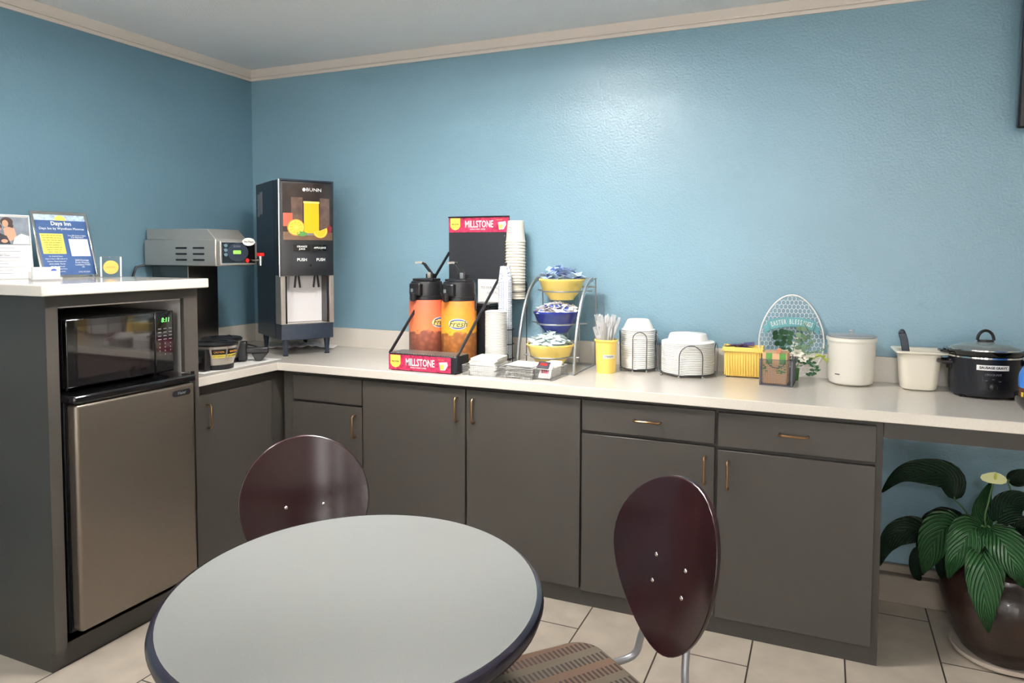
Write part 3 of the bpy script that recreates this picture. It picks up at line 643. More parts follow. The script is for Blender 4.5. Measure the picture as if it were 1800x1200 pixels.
# ================================================================= COFFEE STATION RACK
t = thing('coffee_rack', 'black metal airpot rack with crimson brand signs on the counter', 'coffee rack', (1.533, 0, ZC))
hw = .176
MB().box(-hw, hw, -.60, -.485, .006, .078).box(-hw+.01, hw-.01, -.60, -.20, .0, .012).build('base', 'blackmt', t, bevel=.003)
g_ = MB()
for k in range(26): g_.box(-hw+.008+k*.0132, -hw+.014+k*.0132, -.598, -.49, .078, .0815)
g_.build('drip_grille', 'steel', t)
def brand_sign(par, x0, x1, y, z0, z1, nm='brand_sign'):
    s_ = MB().box(x0, x1, y-.002, y, z0, z1).build(nm, 'crim', par); h = z1-z0; w_ = x1-x0; yy = y-.0028; cx = (x0+x1)/2
    sh = MB().prism([(x0+.01*w_/.33, z1-.002), (x0+.065*w_/.33, z1-.002), (x0+.065*w_/.33, z0+.4*h), (x0+.055*w_/.33, z0+.22*h), (x0+.0375*w_/.33, z0+.14*h), (x0+.02*w_/.33, z0+.22*h), (x0+.01*w_/.33, z0+.4*h)], yy-.0006, yy, 'y').build('shield_logo', 'pyel', s_)
    text('lettering', 'MILLSTONE', .010, 'inkb', sh, (x0+.0375*w_/.33, yy-.0012, z0+.55*h), sx=.75)
    text('lettering', 'MILLSTONE', h*.66, 'white', s_, (cx+.004, yy, z0+.53*h), sx=.66*w_/.33*.069/h, bold=.0007)
    text('lettering', "WORLD'S FINEST COFFEE", h*.13, 'white', s_, (cx-.004, yy, z0+.2*h), sx=.8)
    text('lettering', 'fresh coffee', h*.12, 'orange_st', s_, (x1-.05*w_/.33, yy, z0+.83*h), sx=.8)
    MB().prism([(x1-.058, z0+.66*h), (x1-.018, z0+.72*h), (x1-.014, z0+.5*h), (x1-.028, z0+.18*h), (x1-.052, z0+.16*h)], yy-.0006, yy, 'y').build('cup_emblem', 'pkw', s_)
    MB().prism([(x1-.054, z0+.5*h), (x1-.034, z0+.54*h), (x1-.036, z0+.2*h), (x1-.05, z0+.2*h)], yy-.0012, yy-.0006, 'y').build('cup_emblem_centre', 'pyel', s_)
    return s_
brand_sign(t, -hw+.001, .146, -.6, .004, .073)
MB().box(-.118, .218, -.132, -.128, .40, .716).build('back_panel', 'blackmt', t)
MB().box(-.118, .218, -.14, -.128, .712, .718).box(-.118, .218, -.136, -.132, .40, .405).build('panel_edge', 'black', t)
brand_sign(t, -.117, .217, -.133, .638, .711)
for k, (x, z) in enumerate(((.195, .62), (.19, .47))): MB().cyl((x, -.132, z), (x, -.136, z), .004).build('rivet', 'chrome', t)
for a, b in (((-hw+.002, -.596, .076), (-.118, -.13, .535)), ((hw-.002, -.596, .076), (.214, -.13, .50))):
    MB().tube([a, b], (.007, .003), flat=(1, 0, 0)).build('side_bar', 'blackmt', t)
for x in (-.10, .20): MB().box(x-.006, x+.006, -.130, -.122, .0, .41).build('rear_post', 'blackmt', t)

def airpot(x, m, label, twist, off):
    t = thing('airpot', label, 'coffee airpot', (x, -.335, ZC+.0125), twist)
    MB().lathe([(.084, 0), (.0865, .004), (.086, .15), (.0845, .28), (.082, .297)], 40).build('body', m, t)
    MB().shell([(.083, .297), (.083, .313), (.078, .318), (.078, .37), (.074, .384), (.0, .386), (0, .30)], 40).build('collar', 'black', t)
    MB().box(-.040, .022, -.100, -.03, .318, .378).build('spout_hood', 'black', t, bevel=.008, bseg=3)
    MB().lathe([(.0, .29), (.014, .295), (.017, .33), (.0, .335)], 14, cx=-.02, cy=-.092).build('spout', 'black', t)
    MB().box(-.028, -.016, -.1015, -.100, .336, .352).build('lock_tab', 'greym', t)
    l_ = MB().box(-.055, .055, -.04, .04, .386, .398).box(-.01, .028, .008, .05, .398, .42).tube([(.02, .03, .41), (-.012, .0, .468), (-.022, -.01, .474)], (.012, .006), flat=(0, 0, 1)).build('lever', 'black', t, bevel=.002)
    MB().box(.004, .022, .0, .02, .40, .428).tube([(-.012, .0, .472), (-.028, -.012, .476), (-.05, -.03, .474)], (.011, .005), flat=(0, 0, 1)).build('lever_hinge', 'chrome', l_)
    MB().tube([(.078, .0, .33), (.086, 0, .32), (.092, -.01, .27), (.094, -.01, .25)], .004).build('bail_handle', 'black', t)
    r = .0862; a0 = off
    def patch(w_, h_, z, dr, m_, nm, par):
        b = MB(); n = 16; vs = []
        for k in range(n+1):
            u_ = -1+2*k/n; hh = h_*math.sqrt(max(0, 1-u_*u_)); th = a0-PI/2+u_*w_/r
            vs += [((r+dr)*math.cos(th), (r+dr)*math.sin(th), z-hh), ((r+dr)*math.cos(th), (r+dr)*math.sin(th), z+hh)]
        b.add(vs, [(2*k, 2*k+2, 2*k+3, 2*k+1) for k in range(n)], 0, True); return b.build(nm, m_, par)
    lg = patch(.047, .026, .190, .0008, 'pkw', 'logo_patch', t); patch(.041, .022, .190, .0014, 'pkb', 'logo_band', lg); patch(.045, .016, .190, .0020, 'peel', 'logo_centre', lg)
    text('lettering', 'Fresh', .040, 'inkb', lg, ((r+.0032)*math.cos(a0-PI/2), (r+.0032)*math.sin(a0-PI/2), .190), (PI/2, 0, a0), 1.0, bend=r+.003, shear=.3)
    return t
# seam twist so that the print faces as in the photo
airpot(1.402, 'air1', 'coffee airpot with red orange coffee bean print, left in the rack', 0, math.radians(78))
airpot(1.580, 'air2', 'coffee airpot with golden yellow coffee bean print, right in the rack', 0, math.radians(24))
# paper notice and black bin behind
t = MB().box(1.585, 1.728, -.142, -.1405, 1.198, 1.318).build('paper_notice', 'paper'); tag(t, 'white printed notice to guests taped under the black rack panel', 'notice')
text('lettering', 'TO OUR VALUED', .017, 'inkg', t, (1.664, -.1427, 1.276), sx=.95); text('lettering', 'GUESTS', .017, 'inkg', t, (1.664, -.1427, 1.250), sx=.95)
t = thing('black_bin', 'black plastic bin standing behind the right airpot', 'bin', (1.655, -.215, ZC), .0)
MB().prism([(-.036, 0), (.040, 0), (.050, .275), (-.044, .275)], -.045, .06, 'y').build('body', 'black', t, bevel=.004)
MB().box(-.050, .056, -.05, .065, .275, .292).build('lid', 'black', t, bevel=.004)

# ================================================================= CUPS AND LIDS
t = thing('cup_rack', 'black wire rack with rings holding the cup stacks', 'wire rack', (0, 0, ZC))
def ring(cx, cy, r, z, n=24): return [(cx+r*math.cos(2*PI*k/n), cy+r*math.sin(2*PI*k/n), z) for k in range(n)]
cA, cB, cD = (1.778, -.115), (1.776, -.235), (1.786, -.36)
r_ = MB()
for z in (.308, .345, .385): r_.tube(ring(*cA, .056, z), .0022, 6, closed=True)
r_.build('upper_ring', 'cable', t)
r_ = MB()
for z in (.03, .10, .17): r_.tube(ring(*cB, .043, z), .0022, 6, closed=True)
r_.build('lower_ring', 'cable', t)
r_ = MB()
for z in (.0025, .062): r_.tube(ring(*cD, .056, z), .0022, 6, closed=True)
r_.build('lid_ring', 'wire', t)
for (c, r, z1) in ((cA, .056, .385), (cB, .043, .17), (cD, .056, .062)):
    for k in range(3):
        a = 2*PI*k/3+(.5 if r > .045 else -.2); x = c[0]+r*math.cos(a); y = c[1]+r*math.sin(a)
        MB().cyl((x, y, 0), (x, y, z1), .0022, seg=6).build('upright', 'cable' if c != cD else 'wire', t)
MB().cyl((cA[0]-.056, cA[1], .306), (cA[0]+.056, cA[1], .306), .002, seg=6).cyl((cA[0], cA[1]-.056, .306), (cA[0], cA[1]+.056, .306), .002, seg=6).build('shelf_bar', 'cable', t)
MB().cyl((cB[0]-.043, cB[1], .03), (cB[0]+.043, cB[1], .03), .002, seg=6).build('shelf_bar', 'cable', t)
def cup_mesh(r0, r1, h, m, name, rim=.0022):
    # upside down: rim down at z=0, base up at z=h
    o = MB(); o.open_ = True
    o.shell([(r1, 0), (r1+rim*1.3, .0012), (r1+rim*1.1, .0038), (r1-.0006, .005), (r0, h-.001), (r0-.001, h), (0, h), (0, h-.0015), (r0-.0022, h-.0022), (r1-.003, .0)], 28)
    return o.build(name, m)
def stack(o, c, z0, dz, n, lab_top, lab, cat, group):
    tag(o, lab % ordinal(n), cat, group); o.location = (c[0], c[1], z0)
    for k in range(1, n):
        q = o.copy(); C.objects.link(q); q.location = (c[0]+random.uniform(-.0005, .0005), c[1], z0+k*dz)
        q['label'] = lab_top if k == n-1 else lab % ordinal(n-k)
    return q
q = stack(cup_mesh(.040, .0485, .105, 'cuprim', 'paper_cup'), cA, ZC+.309, .0147, 20, 'plain white paper cup with small print, topmost of the tall stack', 'large white paper cup, %s from the top of the tall stack', 'paper cup', 'tall stack of white paper cups')
for k in range(4): text('lettering', ['Please', 'Enjoy a', 'Beverage', 'handle with care'][k], .010 if k < 3 else .006, 'inkg', q, (-.004, -.0445, .07-.012*k), (PI/2+.08, 0, .15), bend=.044)
stack(cup_mesh(.024, .033, .078, 'cupleaf', 'paper_cup', .0012), cB, ZC+.0325, .0088, 42, 'small blue leaf print cup, topmost of the middle stack', 'small patterned paper cup, %s from the top of the middle stack', 'paper cup', 'stack of small patterned cups')
lid = MB(); lid.shell([(.046, 0), (.0508, .0006), (.0508, .0030), (.046, .0042), (.044, .0062), (.038, .0062), (.036, .0045), (0, .0045), (0, .003), (.037, .003), (.043, .005), (.044, .001)], 28)
q = stack(lid.build('cup_lid', 'white'), cD, ZC+.005, .0066, 40, 'white plastic cup lid, topmost of the lid stack', 'white plastic cup lid, %s from the top of the lid stack', 'cup lid', 'stack of white cup lids')

# ================================================================= PACKETS
def packet_mesh(name, w_, l_, mats):
    b = MB(); n = 4; th = .0022
    vs = []; 
    for j in range(n+1):
        for i in range(n+1):
            x = -w_/2+w_*i/n; y = -l_/2+l_*j/n; e = (1-abs(2*i/n-1)**3)*(1-abs(2*j/n-1)**3)
            vs.append((x, y, th*e+.0003))
    N_ = len(vs); vs += [(x, y, -z) for x, y, z in vs]; fs = []
    for j in range(n):
        for i in range(n):
            a = j*(n+1)+i; q = (a, a+1, a+n+2, a+n+1); fs.append(q); fs.append(tuple(N_+k for k in q[::-1]))
    for i in range(n):
        a = i; fs.append((a, a+1, N_+a+1, N_+a)); a = n*(n+1)+i; fs.append((a+1, a, N_+a, N_+a+1))
        a = i*(n+1); fs.append((a+n+1, a, N_+a, N_+a+n+1)); a = i*(n+1)+n; fs.append((a, a+n+1, N_+a+n+1, N_+a))
    b.add(vs, fs, 0, True)
    if len(mats) > 1: b.box(-w_*.3, w_*.3, -l_*.16, l_*.16, th+.0002, th+.0008, 1)
    return b.build(name, mats)
def pile(c, zr, R, n, mesh, label, cat, group, h=.05, first=None):
    tag(mesh, label, cat, group)
    for k in range(n):
        o = mesh if k == 0 else mesh.copy()
        if k: C.objects.link(o)
        a = k*2.399; u_ = math.sqrt((k+.5)/n); r = R*u_*.78; top = h*(1-u_*u_*.95)
        o.location = (c[0]+r*math.cos(a), c[1]+r*math.sin(a), zr-.004+top*random.uniform(.72, 1))
        o.rotation_euler = (random.uniform(-.55, .55), random.uniform(-.55, .55), random.uniform(0, 6.28))
def heap_core(par, R, h, m, z):      # buried packets, seen only in the gaps
    MB().lathe([(R*.5, z-.03), (R*.9, z-.006), (R*.75, z+h*.3), (R*.4, z+h*.6), (0, z+h*.72)], 20).build('packed_filling', m, par)

# ================================================================= THREE BOWL STAND
t = thing('bowl_stand', 'grey metal three tier stand holding the sweetener bowls', 'stand', (0, 0, ZC))
def leg_path(x, top_dx=0): return [(x, -.395+.26*(s_**1.7), .004+.410*math.sin(s_*PI/2*.98)) for s_ in [k/12 for k in range(13)]]
for x in (1.912, 2.180): MB().tube(leg_path(x), (.009, .004), flat=(1, 0, 0)).tube([(x, -.135, .414), (x, -.095, .414), (x, -.085, .405), (x, -.085, .004)], .0035, 8).build('leg', 'greym', t)
MB().box(1.905, 2.187, -.140, -.09, .412, .418).box(1.912, 2.18, -.088, -.082, .37, .378).build('top_bar', 'greym', t)
MB().box(1.912, 2.18, -.402, -.385, .0, .008).box(1.912, 1.92, -.395, -.085, 0, .006).box(2.172, 2.18, -.395, -.085, 0, .006).box(1.912, 2.18, -.09, -.082, 0, .006).build('foot_frame', 'greym', t)
for k in range(3): MB().cyl((1.98+k*.06, -.085, .004), (1.98+k*.06, -.085, .414), .0028, seg=8).build('rear_wire', 'greym', t)
BW = [((2.050, -.20), 1.232, 'yellow'), ((2.045, -.255), 1.085, 'cobalt'), ((2.041, -.325), .942, 'yellow')]
for (c, zb_, m), legy in zip(BW, (-.165, -.24, -.345)):
    z = zb_-ZC+.040; rr = .088
    o_ = MB().tube(ring(c[0], c[1], rr, z), .004, 8, closed=True)
    o_.tube([(1.912, legy+.02, z), (c[0]-rr, c[1], z)], .0035).tube([(2.18, legy+.02, z), (c[0]+rr, c[1], z)], .0035); o_.build('bowl_ring', 'greym', t)
def bowl(c, zb_, m, label):
    t = thing('bowl', label, 'bowl', (c[0], c[1], zb_))
    MB().shell([(0, .004), (.05, .004), (.052, 0), (.056, 0), (.058, .006), (.082, .035), (.086, .041), (.089, .043), (.102, .082), (.107, .087), (.1085, .094), (.105, .098), (.101, .096), (.097, .080), (.075, .034), (.05, .012), (0, .010)], 48).build('body', m, t)
    return t
b1 = bowl(*BW[0], 'yellow bowl of blue packets, top tier of the stand'); b2 = bowl(*BW[1], 'cobalt blue bowl on the middle tier of the stand'); b3 = bowl(*BW[2], 'yellow bowl of pale packets, bottom tier of the stand')
random.seed(11)
def filling(c, z, m, h):
    o = MB().lathe([(.07, z-.045), (.092, z-.015), (.085, z+h*.05), (.06, z+h*.42), (.03, z+h*.62), (0, z+h*.68)], 24, cx=c[0], cy=c[1]).build('packet_pile', m); o['kind'] = 'stuff'; return o
tag(filling(BW[0][0], 1.322, 'bluep', .04), 'heaped blue sweetener packets deep in the top bowl', 'packets')
tag(filling(BW[1][0], 1.175, 'pkw', .035), 'heaped white sugar packets deep in the blue bowl', 'packets')
tag(filling(BW[2][0], 1.032, 'pkg', .04), 'heaped pale sweetener packets deep in the bottom bowl', 'packets')
pile(BW[0][0], 1.335, .105, 46, packet_mesh('sweetener_packet', .034, .062, ['bluep', 'pkb']), 'blue sweetener packet heaped in the top yellow bowl', 'packet', 'blue packets in the top bowl', .052)
pile(BW[1][0], 1.188, .105, 42, packet_mesh('sugar_packet', .034, .062, ['pkw', 'pkb']), 'white and blue sugar packet heaped in the cobalt bowl', 'packet', 'sugar packets in the blue bowl', .035)
pile(BW[2][0], 1.045, .105, 46, packet_mesh('sweetener_packet', .036, .062, ['pkg', 'paper']), 'pale green sweetener packet heaped in the bottom yellow bowl', 'packet', 'pale packets in the bottom bowl', .045)

# ================================================================= WIRE BASKETS AT THE FRONT EDGE
def wire_box(par, x0, x1, y0, y1, h, m, step=.006, name='mesh_wall', flare=.004, taper=0):
    for nm, (a, b), in (('front', ((x0, y0), (x1, y0))), ('back', ((x0, y1), (x1, y1))), ('left', ((x0, y0), (x0, y1))), ('right', ((x1, y0), (x1, y1)))):
        w_ = MB(); a = Vector((*a, 0)); b = Vector((*b, 0)); L_ = (b-a).length; n = max(2, int(L_/step))
        t_ = .00045
        for k in range(n+1):
            p = a.lerp(b, k/n); w_.box(p.x-t_, p.x+t_, p.y-t_, p.y+t_, .001, h)
        for k in range(int(h/step)+1):
            z = .001+k*step; w_.box(min(a.x, b.x)-t_, max(a.x, b.x)+t_, min(a.y, b.y)-t_, max(a.y, b.y)+t_, z-t_, z+t_)
        w_.build(name, m, par)
    MB().tube([(x0, y0, h), (x1, y0, h), (x1, y1, h), (x0, y1, h)], .0018, 6, closed=True).build('rim_wire', m, par)
    MB().box(x0, x1, y0, y1, .0, .0015).build('bottom', m, par)
t = thing('mesh_tray', 'silver wire tray holding folded napkins beside the coffee rack', 'wire tray', (1.812, -.50, ZC), math.radians(1))
wire_box(t, -.085, .080, -.085, .085, .045, 'meshm', .009)
random.seed(5)
npk = MB().prism(rrect(.125, .14, .004), 0, .0055, 'z').build('napkin', 'paper', bevel=.001)
tag(npk, 'folded white napkin in the pile beside the coffee rack', 'napkin', 'folded napkins in the left wire tray')
for k in range(12):
    o = npk if k == 0 else npk.copy()
    if k: C.objects.link(o)
    o['label'] = 'folded white napkin beside the coffee rack, %s from the top of the pile' % ordinal(12-k)
    o.location = (1.817+random.uniform(-.004, .004), -.502, ZC+.0018+k*.0062); o.rotation_euler = (0, 0, random.uniform(-.04, .04)+(.12 if k > 9 else 0))
t = thing('mesh_tray', 'silver wire tray holding white paper filters, middle of the three', 'wire tray', (1.985, -.50, ZC), 0)
wire_box(t, -.078, .078, -.085, .085, .045, 'meshm', .009)
pk = MB().prism([(-.06, 0), (.066, 0), (.062, .001), (-.06, .001)], -.07, .07, 'y').build('paper_sheet', 'paper')
tag(pk, 'folded white paper sheet in the middle wire tray', 'paper', 'paper sheets in the middle tray')
for k in range(9):
    o = pk if k == 0 else pk.copy()
    if k: C.objects.link(o)
    o['label'] = 'folded white paper sheet in the middle wire tray, %s from the top' % ordinal(9-k)
    o.location = (1.988, -.505, ZC+.004+k*.0062); o.rotation_euler = (0, random.uniform(-.03, .03), random.uniform(-.09, .09))
t = thing('mesh_tray', 'small silver wire tray of tea bags, nearest the bowl stand', 'wire tray', (2.104, -.485, ZC), -.05)
wire_box(t, -.034, .040, -.085, .085, .048, 'meshm', .009)
tb = packet_mesh('tea_bag', .055, .06, ['pkw', 'crim'])
tag(tb, 'wrapped tea bag standing in the small wire tray', 'tea bag', 'tea bags in the small tray')
for k in range(9):
    o = tb if k == 0 else tb.copy()
    if k: C.objects.link(o)
    o.location = (2.105+random.uniform(-.004, .004), -.55+k*.016, ZC+.036); o.rotation_euler = (PI/2-.35+random.uniform(-.15, .15), 0, random.uniform(-.1, .1))
tb2 = packet_mesh('tea_bag', .05, .045, ['inkb', 'red']); tag(tb2, 'black and red wrapped tea bag on top in the small tray', 'tea bag'); tb2.location = (2.095, -.545, ZC+.062); tb2.rotation_euler = (.5, .1, .1)

# ================================================================= CUTLERY CUP
t = thing('cutlery_cup', 'yellow ceramic cup labelled stirrers beside the bowl stand', 'cup', (2.283, -.255, ZC))
MB().shell([(0, 0), (.041, 0), (.043, .004), (.048, .140), (.053, .142), (.053, .149), (.046, .150), (.044, .13), (.039, .01), (0, .008)], 36).build('body', 'yelp', t)
l_ = MB(); vs = []
for k in range(7):
    a = -PI/2+math.radians(34)+(-.60+1.2*k/6)
    for z in (.068, .084): vs.append(((.0455+.0008)*math.cos(a), (.0455+.0008)*math.sin(a), z))
l_.add(vs, [(2*k, 2*k+2, 2*k+3, 2*k+1) for k in range(6)], 0, True); l_ = l_.build('label', 'white', t)
a = -PI/2+math.radians(34); text('lettering', 'STIRRERS', .0125, 'inkb', l_, (.0478*math.cos(a), .0478*math.sin(a), .076), (PI/2, 0, math.radians(34)), .88, bend=.047)
# clear plastic spoons and forks standing in the cup
def spoon():
    b = MB(); b.tube([(0, 0, 0), (0, 0, .11)], (.004, .0012), flat=(0, 1, 0)); b.ball((0, 0, .13), .013, .004, .024); return b.build('plastic_spoon', 'cutl')
def fork():
    b = MB(); b.tube([(0, 0, 0), (0, 0, .115)], (.004, .0012), flat=(0, 1, 0)); b.box(-.011, .011, -.0014, .0014, .112, .128)
    for k in range(4): b.box(-.011+k*.0063, -.008+k*.0063, -.0014, .0014, .128, .158)
    return b.build('plastic_fork', 'cutl')
random.seed(21)
for mk, lb, ct in ((spoon, 'clear plastic spoon standing handle down in the yellow cup', 'spoon'), (fork, 'clear plastic fork standing handle down in the yellow cup', 'fork')):
    o0 = mk(); tag(o0, lb, ct, ct+'s in the yellow cup')
    for k in range(17):
        o = o0 if k == 0 else o0.copy()
        if k: C.objects.link(o)
        a = random.uniform(0, 6.28); r = random.uniform(.004, .026)
        tilt = .04+.30*r/.026
        o.location = (2.283+r*math.cos(a)*.6, -.255+r*math.sin(a)*.6, ZC+.050+random.uniform(0, .06))
        o.rotation_mode = 'ZYX'; o.rotation_euler = Euler((-tilt*math.sin(a), tilt*math.cos(a), random.uniform(0, 6)), 'ZYX')

# ================================================================= BOWL AND PLATE CADDIES
def caddy(c, R, H, wa, rot, label, feet=.012):
    t = thing('wire_caddy', label, 'wire caddy', (c[0], c[1], ZC), rot)
    MB().tube(ring(0, 0, R, feet), .0022, 6, closed=True).cyl((-R, 0, feet), (R, 0, feet), .002, seg=6).cyl((0, -R, feet), (0, R, feet), .002, seg=6).build('base_ring', 'wire', t)
    for k in range(4):
        a = PI/2*k; mx = Matrix.Rotation(a, 4, 'Z'); ht = H
        p = [(x, -R-.001-.004*(z/H), z) for x, z in arch(wa, ht, 12, .003)]
        lp = MB().tube(p, .0022, 8, mx=mx); lp.build('wire_loop', 'wire', t)
        for s_ in (-1, 1): MB().ball((s_*wa/2, -R-.001, .005), .005, mx=mx).build('foot', 'greym', t)
    return t
cb = (2.398, -.125); cpl = (2.628, -.155)
caddy(cb, .078, .178, .062, math.radians(18), 'wire caddy with tall loops around the foam bowls')
caddy(cpl, .118, .138, .098, math.radians(16), 'wide wire caddy with loops around the foam plates')
fb = MB().shell([(.0755, 0), (.0768, .002), (.0755, .0048), (.0705, .0062), (.050, .048), (.044, .051), (0, .0515), (0, .0475), (.043, .047), (.070, .005), (.0715, 0)], 40).build('foam_bowl', 'foam')
stack(fb, cb, ZC+.0145, .0089, 20, 'white foam bowl upside down, topmost of its stack', 'upside down white foam bowl, %s from the top of its stack', 'foam bowl', 'stack of foam bowls')
fp = MB().shell([(.1135, 0), (.1150, .002), (.1138, .0042), (.107, .0058), (.088, .010), (.080, .036), (.076, .039), (0, .0395), (0, .0365), (.075, .036), (.084, .008), (.104, .003), (.1115, 0)], 44).build('foam_plate', 'foam')
stack(fp, cpl, ZC+.0145, .0076, 18, 'white foam plate upside down, topmost of its stack', 'upside down white foam plate, %s from the top of its stack', 'foam plate', 'stack of foam plates')

# ================================================================= YELLOW BIN
t = thing('plastic_bin', 'small yellow ribbed plastic bin of jelly packets against the wall', 'bin', (2.858, -.105, ZC), .04)
def open_box(w_, d_, h_, m, par, taper=.008, th=.003, z0=.004, name='body'):
    b = MB(); o = [(-w_/2+taper, -d_/2+taper), (w_/2-taper, -d_/2+taper), (w_/2-taper, d_/2-taper), (-w_/2+taper, d_/2-taper)]; u_ = [(-w_/2, -d_/2), (w_/2, -d_/2), (w_/2, d_/2), (-w_/2, d_/2)]
    inn = lambda L_, t_: [(x-math.copysign(t_, x), y-math.copysign(t_, y)) for x, y in L_]
    vs = [(x, y, z0) for x, y in o]+[(x, y, h_) for x, y in u_]+[(x, y, h_) for x, y in inn(u_, th)]+[(x, y, z0+th) for x, y in inn(o, th)]
    fs = [(3, 2, 1, 0), (12, 13, 14, 15)]
    for L0 in (0, 4, 8):
        for k in range(4): fs.append((L0+k, L0+(k+1) % 4, L0+4+(k+1) % 4, L0+4+k))
    b.add(vs, fs); return b.build(name, m, par, bevel=.002)
bb = open_box(.155, .100, .128, 'yelp', t)
r_ = MB()
for k in range(13):
    x = -.066+k*.011; r_.box(x-.0022, x+.0022, -.051, -.045, .008, .112)
for k in range(8): y = -.038+k*.011; r_.box(-.0765, -.072, y-.002, y+.002, .008, .112).box(.072, .0765, y-.002, y+.002, .008, .112)
r_.build('ribs', 'yelp', t, bevel=.001)
MB().box(-.084, .084, -.056, -.049, .112, .132).box(-.084, .084, .049, .056, .112, .132).box(-.084, -.077, -.056, .056, .112, .132).box(.077, .084, -.056, .056, .112, .132).build('rim', 'yelp', t, bevel=.003)
for x in (-.06, .06): MB().box(x-.008, x+.008, -.04, .04, 0, .005).build('foot', 'black', t)
jp = packet_mesh('jelly_packet', .045, .06, ['pkp', 'pkb']); tag(jp, 'purple jelly packet heaped in the yellow bin', 'packet', 'jelly packets in the yellow bin')
random.seed(8)
for k in range(16):
    o = jp if k == 0 else jp.copy()
    if k: C.objects.link(o)
    o.location = (2.845+random.uniform(-.045, .04), -.105+random.uniform(-.02, .02), ZC+.098+k*.0030); o.rotation_euler = (random.uniform(-.25, .25), random.uniform(-.25, .25), random.uniform(0, 6))

# ================================================================= EGG SIGN
t = thing('egg_sign', 'white wire egg shaped sign with teal banner against the wall', 'decoration', (3.05, -.045, ZC), 0); t.rotation_euler = (-.04, 0, .12)
def egg(a): # a 0..2pi -> x,z
    z = .178+.178*math.sin(a); wd = .130*(1-.17*math.sin(a)); return (wd*math.cos(a), z)
ep = [egg(2*PI*k/64) for k in range(64)]
MB().tube([(x, 0, z) for x, z in ep], .0032, 8, closed=True).build('rim', 'white', t)
def inside(x, z):
    s_ = (z-.178)/.178
    if abs(s_) >= .985: return False
    return abs(x) < .130*(1-.17*s_)*math.sqrt(1-s_*s_)-.001
hx = MB(); a = .0098; st = a*math.sqrt(3)
for j in range(-1, 26):
    for i in range(-9, 10):
        cx = i*st+(st/2 if j % 2 else 0); cz = j*a*1.5*1.22
        V_ = [(cx+a*math.sin(PI/3*k), cz+a*1.22*math.cos(PI/3*k)) for k in range(6)]
        for k in (0, 1, 5):
            p, q = V_[k], V_[(k+1) % 6]
            if inside(*p) and inside(*q): hx.cyl((p[0], 0, p[1]), (q[0], 0, q[1]), .0009, seg=5, caps=False)
hx.build('chicken_wire', 'white', t)
R_ = .26; zc_ = .205-R_+.035
def arcpt(x, off): a_ = x/R_; return ((R_+off)*math.sin(a_), zc_+(R_+off)*math.cos(a_))
n = 16; up = [arcpt(-.094+.188*k/n, .021) for k in range(n+1)]; dn = [arcpt(-.094+.188*k/n, -.021) for k in range(n+1)]
bn = MB().prism(up+dn[::-1], -.012, -.006, 'y')
for s_ in (-1, 1):
    p0 = arcpt(s_*.080, -.008); bn.prism([(s_*.092, p0[1]+.012), (s_*.118, p0[1]-.006), (s_*.108, p0[1]-.018), (s_*.116, p0[1]-.036), (s_*.086, p0[1]-.02)][::s_], -.006, -.003, 'y')
bn = bn.build('banner', 'teal', t, bevel=.001)
ltr = 'EASTER BLESSINGS'; xs_ = [-.082+.0109*k for k in range(16)]
for k, ch in enumerate(ltr):
    if ch == ' ': continue
    a_ = xs_[k]/R_; x, z = arcpt(xs_[k], 0)
    text('lettering', ch, .029, 'paper', bn, (x, -.0125, z), (PI/2, a_, 0), .52, bold=.0005)

# ================================================================= GREENERY
t = thing('artificial_bouquet', 'artificial greenery with white blooms behind the mesh basket', 'artificial flowers', (3.062, -.115, ZC))
random.seed(14)
MB().cyl((0, 0, 0), (0, 0, .05), .022, .026).build('stem_bundle', 'stem', t)
def sprig(pts, n, size, m, rnd, nm='sprig', per=1):
    P = smooth_path(pts, 5); b = MB(); b.tube(P, .0011, 5, 1)
    for k in range(n):
        p = P[int((len(P)-1)*(.25+.75*k/max(1, n-1)))]
        for s_ in (-1, 1):
            ax = Vector((s_*random.uniform(.5, 1), random.uniform(-.8, .3), random.uniform(-.1, .8))).normalized(); side = ax.cross(Vector((0, 1, 0.2))).normalized()
            q = [p, p+ax*size*.5+side*size*rnd*.5, p+ax*size, p+ax*size*.5-side*size*rnd*.5]
            mid = [p+ax*size*.2+side*size*rnd*.4, p+ax*size*.85+side*size*rnd*.33, p+ax*size*.85-side*size*rnd*.33, p+ax*size*.2-side*size*rnd*.4]
            b.add([q[0], mid[0], q[1], mid[1], q[2], mid[2], q[3], mid[3]], [(0, 1, 2, 3, 4, 5, 6, 7)], 0)
    return b.build(nm, [m, 'stem'], t)
O = (0, 0, .05)
